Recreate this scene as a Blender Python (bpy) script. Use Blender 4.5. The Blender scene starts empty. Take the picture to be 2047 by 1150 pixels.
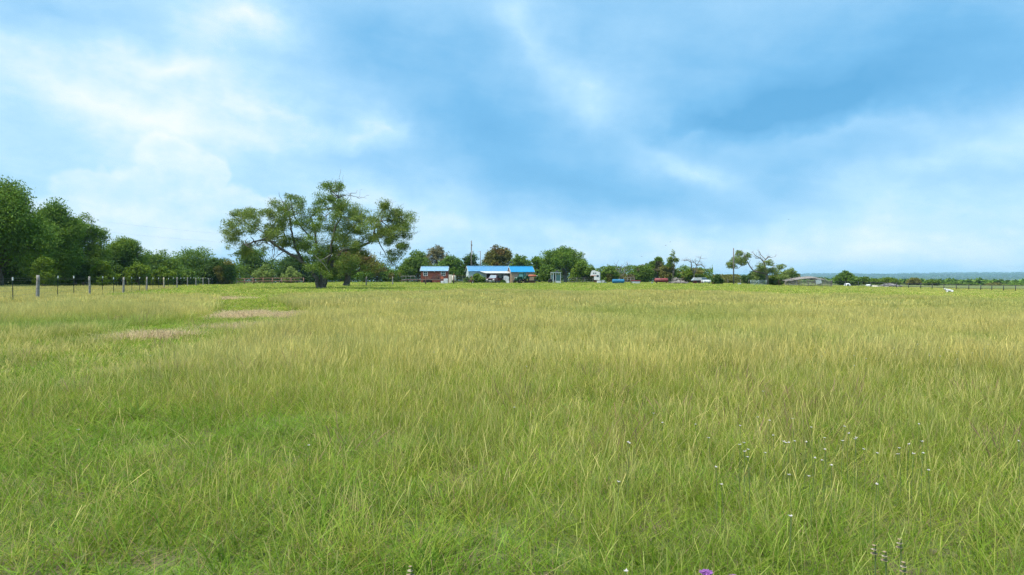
import bpy, math, random
import numpy as np
from mathutils import Vector
R = math.radians
sc = bpy.context.scene
COL = sc.collection
# ------------------------------------------------------------------ camera, sky, sun, exposure
F, CX, HZ, HCAM = 1365.0, 1023.5, 555.0, 1.4      # focal length and horizon of the photograph, eye height in metres
cam_d = bpy.data.cameras.new("camera"); cam = bpy.data.objects.new("camera", cam_d); COL.objects.link(cam)
cam.location = (0, 0, HCAM); cam.rotation_euler = (R(90), 0, 0)
cam_d.sensor_width = 36.0; cam_d.lens = 36.0 * F / 2047.0
cam_d.shift_y = -(575.0 - HZ) / 2047.0
cam_d.clip_start = 0.05; cam_d.clip_end = 60000
sc.camera = cam
sc.render.engine = 'CYCLES'
sc.cycles.max_bounces = 4; sc.cycles.diffuse_bounces = 2; sc.cycles.transmission_bounces = 3; sc.cycles.adaptive_threshold = 0.012; sc.cycles.volume_bounces = 0
sc.cycles.use_denoising = True; sc.cycles.denoising_prefilter = 'NONE'; sc.cycles.debug_use_spatial_splits = True; sc.cycles.use_light_tree = False
sc.view_settings.view_transform = 'Standard'; sc.view_settings.look = 'None'
sc.view_settings.gamma = 1.0; sc.view_settings.exposure = 2.1
SUN_EL, SUN_AZ = 64.0, -125.0        # azimuth from +Y (camera direction) towards +X: sun high, behind the left shoulder
az, el = R(SUN_AZ), R(SUN_EL)
sun_dir = Vector((math.sin(az)*math.cos(el), math.cos(az)*math.cos(el), math.sin(el)))
sd = bpy.data.lights.new("sun", 'SUN'); sd.energy = 1.5; sd.angle = R(18); sd.color = (1.0, 0.955, 0.88)
so = bpy.data.objects.new("sun", sd); COL.objects.link(so); so.location = (-40, -30, 60)
so.rotation_euler = (-sun_dir).to_track_quat('-Z', 'Y').to_euler()

class NT:
    """small helper to write node math"""
    def __init__(s, tree): s.t = tree; s.n = tree.nodes; s.l = tree.links
    def node(s, typ, **kw):
        n = s.n.new(typ)
        for k, v in kw.items(): setattr(n, k, v)
        return n
    def put(s, sock, v):
        if hasattr(v, 'node'): s.l.new(v, sock)
        elif v is not None: sock.default_value = v
    def m(s, op, a, b=None, c=None, clamp=False):
        n = s.node('ShaderNodeMath', operation=op, use_clamp=clamp)
        for i, v in enumerate((a, b, c)):
            if v is not None: s.put(n.inputs[i], v)
        return n.outputs[0]
    def ss(s, v, a, b, lo=0.0, hi=1.0):
        n = s.node('ShaderNodeMapRange', interpolation_type='SMOOTHSTEP')
        s.put(n.inputs[0], v)
        for i, q in zip((1, 2, 3, 4), (a, b, lo, hi)): n.inputs[i].default_value = q
        return n.outputs[0]
    def noise(s, vec, scale, detail=4, rough=0.5, dist=0.0):
        n = s.node('ShaderNodeTexNoise'); s.put(n.inputs['Vector'], vec)
        n.inputs['Scale'].default_value = scale; n.inputs['Detail'].default_value = detail
        n.inputs['Roughness'].default_value = rough; n.inputs['Distortion'].default_value = dist
        return n.outputs[0]
    def vec(s, x, y, z):
        n = s.node('ShaderNodeCombineXYZ')
        for i, v in enumerate((x, y, z)): s.put(n.inputs[i], v)
        return n.outputs[0]
    def ramp(s, fac, stops):
        n = s.node('ShaderNodeValToRGB'); s.put(n.inputs[0], fac); e = n.color_ramp.elements
        while len(e) < len(stops): e.new(0.5)
        for k, (p, c) in enumerate(stops): e[k].position = p; e[k].color = (*c, 1)
        return n.outputs[0]
    def mix(s, fac, a, b, blend='MIX'):
        n = s.node('ShaderNodeMix', data_type='RGBA', blend_type=blend)
        s.put(n.inputs[0], fac); s.put(n.inputs[6], (*a, 1) if isinstance(a, tuple) else a); s.put(n.inputs[7], (*b, 1) if isinstance(b, tuple) else b)
        return n.outputs[2]
def lin(r, g, b):
    return tuple(((c/255)/12.92 if c/255 <= 0.04045 else ((c/255+0.055)/1.055)**2.4) for c in (r, g, b))

world = bpy.data.worlds.new("World"); sc.world = world; world.use_nodes = True
W = NT(world.node_tree); W.n.clear()
sky = W.node('ShaderNodeTexSky', sky_type='NISHITA'); sky.sun_disc = False
sky.sun_elevation = R(SUN_EL); sky.sun_rotation = R(SUN_AZ); sky.air_density = 1.0; sky.dust_density = 1.2; sky.ozone_density = 1.5
tc = W.node('ShaderNodeTexCoord'); sx = W.node('ShaderNodeSeparateXYZ'); W.l.new(tc.outputs['Generated'], sx.inputs[0])
dx, dy, dz = sx.outputs
AZ = W.m('ARCTAN2', dx, dy); EL = W.m('ARCSINE', W.m('MINIMUM', W.m('MAXIMUM', dz, -0.999), 0.999))
# cloud-deck coordinates (direction projected on a flat layer): streets of cloud shrink towards the horizon
zz = W.m('ADD', W.m('MAXIMUM', dz, 0.0), 0.16)
PLANE = W.vec(W.m('DIVIDE', dx, zz), W.m('DIVIDE', dy, zz), 0.0)
ANG = W.vec(AZ, W.m('MULTIPLY', EL, 1.0), 0.0)
w1 = W.noise(ANG, 3.2, 2, 0.55); w2 = W.noise(W.vec(W.m('ADD', AZ, 7.3), EL, 2.0), 3.2, 2, 0.55)
w3 = W.noise(W.vec(AZ, EL, 5.0), 14.0, 3, 0.6); w4 = W.noise(W.vec(AZ, EL, 9.0), 14.0, 3, 0.6)
AZW = W.m('ADD', W.m('ADD', AZ, W.m('MULTIPLY', W.m('SUBTRACT', w1, 0.5), 0.22)), W.m('MULTIPLY', W.m('SUBTRACT', w3, 0.5), 0.06))
ELW = W.m('ADD', W.m('ADD', EL, W.m('MULTIPLY', W.m('SUBTRACT', w2, 0.5), 0.11)), W.m('MULTIPLY', W.m('SUBTRACT', w4, 0.5), 0.05))
def pxdir(px, py):
    a = (px-CX)/F; b = (HZ-py)/F
    return math.atan(a), math.asin(b/math.sqrt(a*a+b*b+1))
def blob(px, py, sx_, sy_, rot=0.0, vec=None):
    """soft patch of cloud around one direction (azimuth, elevation)"""
    a0, e0 = pxdir(px, py); mp = W.node('ShaderNodeMapping', vector_type='TEXTURE')
    W.put(mp.inputs['Vector'], vec or WARP); mp.inputs['Location'].default_value = (a0, e0, 0); mp.inputs['Rotation'].default_value = (0, 0, R(rot)); mp.inputs['Scale'].default_value = (sx_/F*2.1, sy_/F*2.1, 1)
    g = W.node('ShaderNodeTexGradient', gradient_type='QUADRATIC_SPHERE'); W.l.new(mp.outputs[0], g.inputs[0])
    return g.outputs['Fac']
WARP = W.vec(AZW, ELW, 0.0)
B = 0.44
blobs = [  # px, py, half-widths in px, brightness, tilt (deg, up to the right positive)
 (1560, 225, 300, 48, -0.52, 4), (1480, 245, 160, 30, -0.18, 0), (1780, 130, 340, 90, -0.20, 6), (1450, 110, 330, 70, -0.13, 0), (1950, 60, 200, 60, -0.10, 0),
 (960, 260, 240, 150, -0.30, -30), (1080, 370, 260, 70, -0.18, -15), (1270, 410, 300, 45, -0.18, -3), (1600, 330, 210, 36, -0.18, 3), (800, 130, 240, 80, -0.14, -20), (880, 60, 160, 60, -0.06, 0),
 (1180, 70, 60, 90, -0.06, 0), (640, 320, 150, 30, -0.14, 0), (90, 25, 120, 40, -0.20, 0), (400, 168, 50, 22, -0.16, 0), (200, 150, 160, 30, -0.05, 0), (640, 60, 150, 50, -0.06, 0),
 (250, 215, 330, 40, 0.18, -8), (560, 225, 240, 34, 0.17, -14), (480, 32, 110, 38, 0.40, -8), (360, 140, 90, 26, 0.32, -5), (80, 110, 150, 50, 0.12, 0), (420, 260, 260, 22, 0.14, -6),
 (1050, 60, 120, 46, 0.22, -50), (1120, 150, 60, 40, 0.10, -40), (1195, 185, 60, 60, 0.28, -40), (1270, 290, 110, 44, 0.20, -35), (1385, 348, 90, 24, 0.26, -18), (1400, 262, 90, 18, 0.24, 8), (1330, 230, 60, 30, 0.10, -20),
 (1660, 276, 190, 20, 0.16, 2), (770, 292, 55, 24, 0.28, -10), (2010, 270, 120, 56, 0.18, 12), (1850, 440, 520, 80, 0.20, 0), (1850, 330, 200, 30, 0.10, 5),
 (280, 240, 640, 300, 0.26, -6), (1700, 510, 700, 70, 0.24, 0), (1100, 510, 500, 50, 0.12, 0), (200, 470, 420, 60, 0.06, 0), (860, 440, 150, 40, 0.20, -10)]
val = B
for (bx, by, bw, bh, amp, rot) in blobs: val = W.m('MULTIPLY_ADD', blob(bx, by, bw, bh, rot), amp, val)
# towering cumulus low on the left, crisp upper edge
cum = None; CWARP = W.vec(W.m('ADD', AZ, W.m('MULTIPLY', W.m('SUBTRACT', w3, 0.5), 0.075)), W.m('ADD', EL, W.m('MULTIPLY', W.m('SUBTRACT', w4, 0.5), 0.07)), 0.0)
for (px, py, rx, ry) in ((345, 318, 78, 62), (395, 350, 70, 62), (300, 372, 90, 50), (200, 382, 90, 45), (160, 430, 110, 60), (330, 440, 190, 70), (470, 440, 130, 60)):
    g = blob(px, py, rx, ry, 0, CWARP)
    cum = g if cum is None else W.m('MAXIMUM', cum, g)
n_cu = W.noise(W.vec(AZ, EL, 4.0), 26.0, 4, 0.6)
val = W.m('ADD', val, W.m('MULTIPLY', W.ss(cum, 0.30, 0.46), W.m('ADD', 0.03, W.m('MULTIPLY', n_cu, 0.20))))
n_big = W.noise(PLANE, 1.1, 3, 0.55); n_st = W.noise(W.vec(W.m('MULTIPLY', AZ, 2.2), W.m('ADD', W.m('MULTIPLY', EL, 9.0), W.m('MULTIPLY', AZ, 1.6)), 3.0), 1.7, 4, 0.55)
n_fl = W.noise(W.vec(AZ, W.m('MULTIPLY', EL, 1.7), 1.0), 9.0, 5, 0.6)
val = W.m('ADD', val, W.m('MULTIPLY', W.m('SUBTRACT', n_big, 0.5), 0.20))
val = W.m('ADD', val, W.m('MULTIPLY', W.m('SUBTRACT', n_st, 0.5), 0.20))
val = W.m('ADD', val, W.m('MULTIPLY', W.m('SUBTRACT', n_fl, 0.5), 0.26))
n_w = W.noise(W.vec(W.m('MULTIPLY', AZ, 3.0), W.m('ADD', W.m('MULTIPLY', EL, 15.0), W.m('MULTIPLY', AZ, 2.6)), 6.0), 1.5, 5, 0.6)
val = W.m('ADD', val, W.m('MULTIPLY', W.ss(n_w, 0.5, 0.74), 0.04))
n_pf = W.noise(W.vec(W.m('MULTIPLY', AZ, 1.0), W.m('MULTIPLY', EL, 1.5), 8.0), 15.0, 6, 0.6)
val = W.m('ADD', val, W.m('MULTIPLY', W.m('SUBTRACT', W.ss(n_pf, 0.36, 0.66), 0.5), W.ss(val, 0.38, 0.78, 0.02, 0.10)))
ccol = W.ramp(val, [(0.0, lin(80, 165, 216)), (0.22, lin(112, 184, 231)), (0.45, lin(154, 207, 244)), (0.62, lin(184, 226, 253)), (0.82, lin(222, 242, 254)), (1.0, lin(246, 251, 255))])
bg1 = W.node('ShaderNodeBackground'); W.l.new(sky.outputs[0], bg1.inputs[0]); bg1.inputs[1].default_value = 0.05
bg2 = W.node('ShaderNodeBackground'); W.l.new(ccol, bg2.inputs[0]); bg2.inputs[1].default_value = 0.256
mx = W.node('ShaderNodeMixShader'); W.put(mx.inputs[0], W.ss(val, 0.0, 0.5, 0.84, 0.94))
W.l.new(bg1.outputs[0], mx.inputs[1]); W.l.new(bg2.outputs[0], mx.inputs[2])
world.cycles.sampling_method = 'MANUAL'; world.cycles.sample_map_resolution = 256
wo = W.node('ShaderNodeOutputWorld'); W.l.new(mx.outputs[0], wo.inputs[0])

# ------------------------------------------------------------------ terrain function and projection helpers
def ss(a, b, x):
    t = np.clip((np.asarray(x, float)-a)/(b-a), 0, 1); return t*t*(3-2*t)
def T(x, y):
    x = np.asarray(x, float); y = np.asarray(y, float); d = np.hypot(x, y)
    z = (0.045*np.sin(x*0.21+1.3)*np.sin(y*0.17)+0.03*np.sin(x*0.53+y*0.41))*ss(6, 18, d)*(1-ss(200, 400, d))
    z = z + 0.17*np.exp(-(x/45.0)**2)*ss(90, 140, y)
    z = z - 0.25*ss(35, 70, -x)*ss(70, 140, y)
    z = z - 1.7*ss(0.2, 0.75, x/np.maximum(y, 1.0))*ss(5, 150, y)
    z = z - 26.0*ss(240, 950, y)
    hill = 64 + 9*np.sin(x/900.0+0.6)+5*np.sin(x/310.0+2.0)+3*np.sin(x/140.0) - 0.006*(4000-np.minimum(x, 4000))
    z = z + ss(4300, 9800, d)*hill*ss(-500, 500, y) + ss(2500, 5200, d)*(4*np.sin(x/420.0+y/700.0)+6)
    return z
def gz(x, y): return float(T(x, y))
def X(px, Y): return (px-CX)/F*Y
def Z(py, Y): return HCAM-(py-HZ)/F*Y
rng = np.random.default_rng(7)
_lat = np.random.default_rng(3).random((256, 256))
def vnoise(x, y, s):
    x = np.asarray(x)/s+1000; y = np.asarray(y)/s+1000
    i = np.floor(x).astype(int); j = np.floor(y).astype(int); u = x-i; v = y-j
    u = u*u*(3-2*u); v = v*v*(3-2*v); a = _lat
    return (a[i % 256, j % 256]*(1-u)+a[(i+1) % 256, j % 256]*u)*(1-v)+(a[i % 256, (j+1) % 256]*(1-u)+a[(i+1) % 256, (j+1) % 256]*u)*v
def fbm(x, y, s): return (vnoise(x, y, s)+0.5*vnoise(x+17, y+5, s/2.1)+0.25*vnoise(x-9, y+33, s/4.3))/1.75

# ------------------------------------------------------------------ materials
MATS = {}
def new_mat(name):
    m = bpy.data.materials.new(name); m.use_nodes = True; t = NT(m.node_tree); t.n.clear()
    o = t.node('ShaderNodeOutputMaterial'); MATS[name] = m
    return m, t, o
def paint(name, c, rough=0.6, metal=0.0, var=0.25, scale=6.0, dirt=None, dirt_amt=0.35, bump=0.0, dscale=1.3):
    if name in MATS: return MATS[name]
    m, t, o = new_mat(name); p = t.node('ShaderNodeBsdfPrincipled'); t.l.new(p.outputs[0], o.inputs[0])
    tcn = t.node('ShaderNodeTexCoord'); v = tcn.outputs['Object']
    n = t.noise(v, scale, 5, 0.6)
    col = t.mix(t.ss(n, 0.25, 0.75), tuple(q*(1-var) for q in c), tuple(min(1, q*(1+var)) for q in c))
    if dirt:
        n2 = t.noise(v, dscale, 6, 0.65)
        col = t.mix(t.m('MULTIPLY', t.ss(n2, 0.48, 0.66), dirt_amt), col, dirt)
    t.l.new(col, p.inputs['Base Color']); p.inputs['Roughness'].default_value = rough; p.inputs['Metallic'].default_value = metal
    p.inputs['Specular IOR Level'].default_value = 0.35
    if bump:
        bn = t.node('ShaderNodeBump'); bn.inputs['Strength'].default_value = bump; bn.inputs['Distance'].default_value = 0.02
        t.put(bn.inputs['Height'], n); t.l.new(bn.outputs[0], p.inputs['Normal'])
    return m
def boards(name, c1, c2, width, axis=2, rough=0.8, stain=(0.2, 0.17, 0.14)):
    """boarded wall: board-to-board colour differences, grain and fine grooves"""
    m, t, o = new_mat(name); p = t.node('ShaderNodeBsdfPrincipled'); t.l.new(p.outputs[0], o.inputs[0])
    tcn = t.node('ShaderNodeTexCoord'); sp = t.node('ShaderNodeSeparateXYZ'); t.l.new(tcn.outputs['Object'], sp.inputs[0])
    a = t.m('DIVIDE', sp.outputs[axis], width); fl = t.m('FLOOR', a); fr = t.m('FRACT', a)
    wn = t.node('ShaderNodeTexWhiteNoise', noise_dimensions='1D'); t.put(wn.inputs['W'], fl)
    g = t.noise(tcn.outputs['Object'], 9.0, 6, 0.6)
    fac = t.m('ADD', t.m('MULTIPLY', wn.outputs[0], 0.6), t.m('MULTIPLY', g, 0.5))
    col = t.mix(fac, c1, c2)
    col = t.mix(t.m('MULTIPLY', t.ss(t.noise(tcn.outputs['Object'], 1.1, 5, 0.6), 0.5, 0.72), 0.35), col, stain)
    t.l.new(col, p.inputs['Base Color']); p.inputs['Roughness'].default_value = rough; p.inputs['Specular IOR Level'].default_value = 0.25
    h = t.m('MINIMUM', t.ss(fr, 0.0, 0.1), t.ss(fr, 1.0, 0.9))
    bn = t.node('ShaderNodeBump'); bn.inputs['Strength'].default_value = 0.7; bn.inputs['Distance'].default_value = 0.03
    t.put(bn.inputs['Height'], h); t.l.new(bn.outputs[0], p.inputs['Normal'])
    return m
def glass_mat(name, c=(0.03, 0.05, 0.06)):
    m, t, o = new_mat(name); p = t.node('ShaderNodeBsdfPrincipled'); t.l.new(p.outputs[0], o.inputs[0])
    tcn = t.node('ShaderNodeTexCoord'); n = t.noise(tcn.outputs['Object'], 2.0, 3)
    t.l.new(t.mix(n, tuple(q*0.7 for q in c), tuple(q*1.3 for q in c)), p.inputs['Base Color'])
    p.inputs['Roughness'].default_value = 0.08; p.inputs['Specular IOR Level'].default_value = 0.7
    return m
def leaf_mat(name, transl=0.35, instancer=False):
    m, t, o = new_mat(name)
    a = t.node('ShaderNodeAttribute', attribute_name='col'); col = a.outputs['Color']
    if instancer:
        b = t.node('ShaderNodeAttribute', attribute_name='tint', attribute_type='INSTANCER')
        col = t.mix(1.0, col, b.outputs['Color'], 'MULTIPLY')
    d = t.node('ShaderNodeBsdfDiffuse'); tr = t.node('ShaderNodeBsdfTranslucent'); mxn = t.node('ShaderNodeMixShader'); mxn.inputs[0].default_value = transl
    t.l.new(col, d.inputs[0]); t.l.new(col, tr.inputs[0]); t.l.new(d.outputs[0], mxn.inputs[1]); t.l.new(tr.outputs[0], mxn.inputs[2])
    gl = t.node('ShaderNodeBsdfGlossy'); gl.inputs['Roughness'].default_value = 0.6
    m2 = t.node('ShaderNodeMixShader'); m2.inputs[0].default_value = 0.012
    t.l.new(mxn.outputs[0], m2.inputs[1]); t.l.new(gl.outputs[0], m2.inputs[2]); t.l.new(m2.outputs[0], o.inputs[0])
    return m
LEAF = leaf_mat('foliage'); GRASS = leaf_mat('grass_blades', 0.4, True)
FOREST = leaf_mat('forest_crowns', 0.15, True)
BARK = paint('bark', (0.11, 0.09, 0.07), 0.9, 0, 0.45, 5.0, (0.2, 0.19, 0.165), 0.6, 0.6)
DEADWOOD = paint('dead_wood', (0.20, 0.175, 0.15), 0.9, 0, 0.35, 5.0, bump=0.5)
PALEWOOD = paint('pale_dead_branch', (0.25, 0.225, 0.19), 0.9, 0, 0.3, 4.0)
POSTWOOD = paint('weathered_post_wood', (0.27, 0.25, 0.225), 0.9, 0, 0.35, 7.0, (0.13, 0.11, 0.09), 0.7, 0.7, 3.0)
TANWOOD = paint('yellowed_post_wood', (0.42, 0.36, 0.24), 0.9, 0, 0.3, 7.0, (0.16, 0.13, 0.09), 0.5, 0.6, 3.0)
STEELPOST = paint('dark_green_steel_post', (0.035, 0.05, 0.04), 0.6, 0.2, 0.4, 8.0, (0.12, 0.06, 0.03), 0.5)
WHITE = paint('white_paint', (0.62, 0.63, 0.63), 0.5, 0, 0.08, 3.0, (0.42, 0.38, 0.32), 0.3)
OFFWHITE = paint('cream_paint', (0.62, 0.56, 0.45), 0.6, 0, 0.12, 3.0, (0.3, 0.22, 0.14), 0.4)
WIRE = paint('galvanised_wire', (0.20, 0.195, 0.19), 0.5, 0.6, 0.3, 8.0)
RUST = paint('rusty_pipe', (0.12, 0.055, 0.035), 0.8, 0.1, 0.4, 6.0, (0.06, 0.035, 0.03), 0.6)
DARKSTEEL = paint('dark_steel', (0.035, 0.035, 0.038), 0.5, 0.4, 0.3, 5.0, (0.1, 0.05, 0.03), 0.4)
RUBBER = paint('black_rubber', (0.02, 0.02, 0.02), 0.8, 0, 0.3, 6.0, (0.1, 0.085, 0.06), 0.3)
GALV = paint('galvanised_sheet', (0.52, 0.55, 0.57), 0.42, 0.3, 0.15, 3.0, (0.3, 0.2, 0.13), 0.35)
GREYWOOD = paint('grey_weathered_wood', (0.22, 0.195, 0.175), 0.9, 0, 0.35, 6.0, (0.1, 0.085, 0.07), 0.5, 0.5)
GLASS = glass_mat('dark_glass'); TEALGLASS = glass_mat('teal_glass', (0.10, 0.24, 0.24))

# ------------------------------------------------------------------ mesh building
class MB:
    def __init__(s): s.v = []; s.f = []
    def add(s, vs, fs):
        o = len(s.v); s.v += [tuple(v) for v in vs]; s.f += [tuple(i+o for i in f) for f in fs]; return s
    def box(s, c, d, rz=0.0, taper=1.0):
        x, y, z = (q/2 for q in d); cs, sn = math.cos(rz), math.sin(rz); vs = []
        for k, zz_ in ((1, -z), (taper, z)):
            for (a, b) in ((-x, -y), (x, -y), (x, y), (-x, y)):
                a *= k; b *= k; vs.append((c[0]+a*cs-b*sn, c[1]+a*sn+b*cs, c[2]+zz_))
        return s.add(vs, [(3, 2, 1, 0), (4, 5, 6, 7), (0, 1, 5, 4), (1, 2, 6, 5), (2, 3, 7, 6), (3, 0, 4, 7)])
    def tube(s, pts, rad, n=6, cap=True):
        pts = [Vector(p) for p in pts]
        if not hasattr(rad, '__len__'): rad = [rad]*len(pts)
        o = len(s.v); u = None
        for i, p in enumerate(pts):
            d = (pts[min(i+1, len(pts)-1)]-pts[max(i-1, 0)])
            if d.length < 1e-9: d = Vector((0, 0, 1))
            d.normalize()
            if u is None: u = d.orthogonal().normalized()
            u = (u-d*u.dot(d)); u = u.normalized() if u.length > 1e-6 else d.orthogonal().normalized()
            w = d.cross(u)
            for k in range(n):
                a = 2*math.pi*k/n; s.v.append(tuple(p+(u*math.cos(a)+w*math.sin(a))*rad[i]))
        for i in range(len(pts)-1):
            for k in range(n):
                a = o+i*n+k; b = o+i*n+(k+1) % n; s.f.append((a, b, b+n, a+n))
        if cap:
            s.f.append(tuple(o+k for k in range(n))[::-1]); e = o+(len(pts)-1)*n; s.f.append(tuple(e+k for k in range(n)))
        return s
    def prism(s, prof, y0, y1, axis='y'):
        """profile of (a, z) points extruded along y (or x)"""
        n = len(prof)
        vs = [((a, y, z) if axis == 'y' else (y, a, z)) for y in (y0, y1) for (a, z) in prof]
        fs = [tuple(range(n)), tuple(range(2*n-1, n-1, -1))]+[(i, i+n, (i+1) % n+n, (i+1) % n) for i in range(n)]
        return s.add(vs, fs)
    def lathe(s, prof, c=(0, 0, 0), n=14, axis='z'):
        o = len(s.v)
        for (r, h) in prof:
            for k in range(n):
                a = 2*math.pi*k/n; p = (r*math.cos(a), r*math.sin(a), h)
                if axis == 'x': p = (h, p[0], p[1])
                elif axis == 'y': p = (p[0], h, p[1])
                s.v.append((c[0]+p[0], c[1]+p[1], c[2]+p[2]))
        for i in range(len(prof)-1):
            for k in range(n):
                a = o+i*n+k; b = o+i*n+(k+1) % n; s.f.append((a, b, b+n, a+n))
        s.f.append(tuple(o+k for k in range(n))[::-1]); e = o+(len(prof)-1)*n; s.f.append(tuple(e+k for k in range(n)))
        return s
    def build(s, name, mat, parent=None, smooth=False, loc=None):
        me = bpy.data.meshes.new(name); me.from_pydata(s.v, [], s.f); me.update()
        import bmesh
        bm = bmesh.new(); bm.from_mesh(me); bmesh.ops.recalc_face_normals(bm, faces=bm.faces); bm.to_mesh(me); bm.free()
        if smooth: me.polygons.foreach_set('use_smooth', [True]*len(me.polygons))
        me.materials.append(mat)
        o = bpy.data.objects.new(name, me); COL.objects.link(o)
        if parent: o.parent = parent
        if loc: o.location = loc
        return o
def tag(o, label=None, cat=None, group=None, kind=None):
    for k, v in (('label', label), ('category', cat), ('group', group), ('kind', kind)):
        if v: o[k] = v
    return o
def thing(name, label, cat, loc, rz=0.0, group=None):
    o = bpy.data.objects.new(name, None); COL.objects.link(o); o.location = loc; o.rotation_euler = (0, 0, rz); o.empty_display_size = 0.2
    return tag(o, label, cat, group)
def ground_at(px, Y): return (X(px, Y), Y, gz(X(px, Y), Y))
def fast_mesh(name, verts, quads, cols=None, mat=None):
    me = bpy.data.meshes.new(name); nv, nq = len(verts), len(quads)
    me.vertices.add(nv); me.vertices.foreach_set('co', np.ascontiguousarray(verts, np.float32).ravel())
    k = quads.shape[1]
    me.loops.add(nq*k); me.loops.foreach_set('vertex_index', quads.astype(np.int32).ravel())
    me.polygons.add(nq); me.polygons.foreach_set('loop_start', np.arange(0, nq*k, k, dtype=np.int32))
    if cols is not None:
        a = me.attributes.new('col', 'FLOAT_COLOR', 'POINT'); c = np.ones((nv, 4), np.float32); c[:, :3] = cols; a.data.foreach_set('color', c.ravel())
    me.update(calc_edges=True)
    if mat: me.materials.append(mat)
    return me

# ------------------------------------------------------------------ ground (one sheet to the horizon)
def make_ground():
    radii = [0.0]+list(np.geomspace(0.8, 15500, 190)); na = 288
    ang = np.linspace(0, 2*np.pi, na, endpoint=False)
    rr, aa = np.meshgrid(radii[1:], ang, indexing='ij')
    x = (rr*np.sin(aa)).ravel(); y = (rr*np.cos(aa)).ravel(); z = T(x, y)
    vs = np.vstack([[0, 0, gz(0, 0)], np.column_stack([x, y, z])])
    nr = len(radii)-1; f = []
    i = np.arange(nr-1)[:, None]; j = np.arange(na)[None, :]
    a = 1+i*na+j; b = 1+i*na+(j+1) % na
    q = np.stack([a, b, b+na, a+na], -1).reshape(-1, 4)[:, ::-1]
    me = bpy.data.meshes.new('ground'); tri = [(0, 1+(k+1) % na, 1+k) for k in range(na)]
    me.from_pydata(vs.tolist(), [], q.tolist()+tri); me.update()
    me.polygons.foreach_set('use_smooth', [True]*len(me.polygons))
    m, t, o = new_mat('pasture_ground'); p = t.node('ShaderNodeBsdfPrincipled'); t.l.new(p.outputs[0], o.inputs[0])
    tcn = t.node('ShaderNodeTexCoord'); v = tcn.outputs['Object']; sp = t.node('ShaderNodeSeparateXYZ'); t.l.new(v, sp.inputs[0])
    n1 = t.noise(v, 0.09, 6, 0.6); n2 = t.noise(v, 1.7, 6, 0.65); n3 = t.noise(v, 14.0, 5, 0.65)
    green = t.mix(t.ss(n1, 0.35, 0.65), (0.10, 0.165, 0.035), (0.17, 0.20, 0.06))
    soil = t.mix(n3, (0.085, 0.07, 0.045), (0.17, 0.14, 0.085))
    col = t.mix(t.ss(n2, 0.30, 0.62), soil, green)
    col = t.mix(t.m('MULTIPLY', t.ss(n3, 0.55, 0.7), 0.4), col, (0.25, 0.21, 0.10))
    for (cx, cy, rx, ry) in PATCH:       # bare straw-coloured patches worn in the track
        u = t.m('DIVIDE', t.m('SUBTRACT', sp.outputs[0], cx), rx); w = t.m('DIVIDE', t.m('SUBTRACT', sp.outputs[1], cy), ry)
        d = t.m('ADD', t.m('ADD', t.m('MULTIPLY', u, u), t.m('MULTIPLY', w, w)), t.m('MULTIPLY', t.m('SUBTRACT', n2, 0.5), 1.2))
        col = t.mix(t.ss(d, 1.25, 0.75), col, t.mix(t.ss(n3, 0.35, 0.65), (0.42, 0.33, 0.17), (0.60, 0.50, 0.28)))
    # woods and fields of the far valley
    far = t.ss(sp.outputs[1], 350.0, 800.0)
    nf = t.noise(v, 0.0022, 5, 0.6)
    fcol = t.mix(t.ss(nf, 0.62, 0.66), t.mix(t.noise(v, 0.03, 6, 0.7), (0.025, 0.045, 0.018), (0.05, 0.075, 0.03)), (0.26, 0.25, 0.14))
    col = t.mix(far, col, fcol)
    t.l.new(col, p.inputs['Base Color']); p.inputs['Roughness'].default_value = 0.95; p.inputs['Specular IOR Level'].default_value = 0.1
    bn = t.node('ShaderNodeBump'); bn.inputs['Strength'].default_value = 0.6; bn.inputs['Distance'].default_value = 0.05
    t.put(bn.inputs['Height'], n3); t.l.new(bn.outputs[0], p.inputs['Normal'])
    me.materials.append(m)
    o_ = bpy.data.objects.new('ground', me); COL.objects.link(o_); tag(o_, 'wide pasture running out to a wooded valley and low hills', None, None, 'structure')
PATCH = [(-8.2, 15.5, 0.62, 0.9), (-9.8, 24.6, 0.75, 1.5), (-7.0, 19.1, 1.1, 1.0), (-8.0, 24.5, 0.5, 1.2), (-18.3, 44.0, 1.0, 2.5)]
make_ground()
# ------------------------------------------------------------------ trees
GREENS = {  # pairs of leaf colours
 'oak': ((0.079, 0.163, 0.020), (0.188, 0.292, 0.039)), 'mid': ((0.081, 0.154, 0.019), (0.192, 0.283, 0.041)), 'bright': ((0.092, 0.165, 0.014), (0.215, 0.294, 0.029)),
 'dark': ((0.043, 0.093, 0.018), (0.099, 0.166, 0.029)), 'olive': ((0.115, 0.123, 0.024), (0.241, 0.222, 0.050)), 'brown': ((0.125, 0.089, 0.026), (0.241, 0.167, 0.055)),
 'mesq': ((0.100, 0.162, 0.024), (0.278, 0.316, 0.072)), 'grey': ((0.143, 0.136, 0.060), (0.278, 0.248, 0.121)), 'pale': ((0.143, 0.213, 0.042), (0.326, 0.393, 0.103))}
def leaves_mesh(pts, half, cols, r, up=0.35, slim=0.42):
    n = len(pts)
    a = r.normal(size=(n, 3)); a /= np.linalg.norm(a, axis=1)[:, None]
    nr = r.normal(size=(n, 3)); nr[:, 2] += up*2; b = np.cross(nr, a); b /= np.linalg.norm(b, axis=1)[:, None]+1e-9
    h = (half*r.uniform(0.6, 1.3, n))[:, None]
    v = np.stack([pts-a*h, pts+b*h*slim, pts+a*h, pts-b*h*slim], 1).reshape(-1, 3)
    q = np.arange(4*n).reshape(n, 4)
    return fast_mesh('crown', v, q, np.repeat(cols, 4, axis=0), LEAF)
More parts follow.
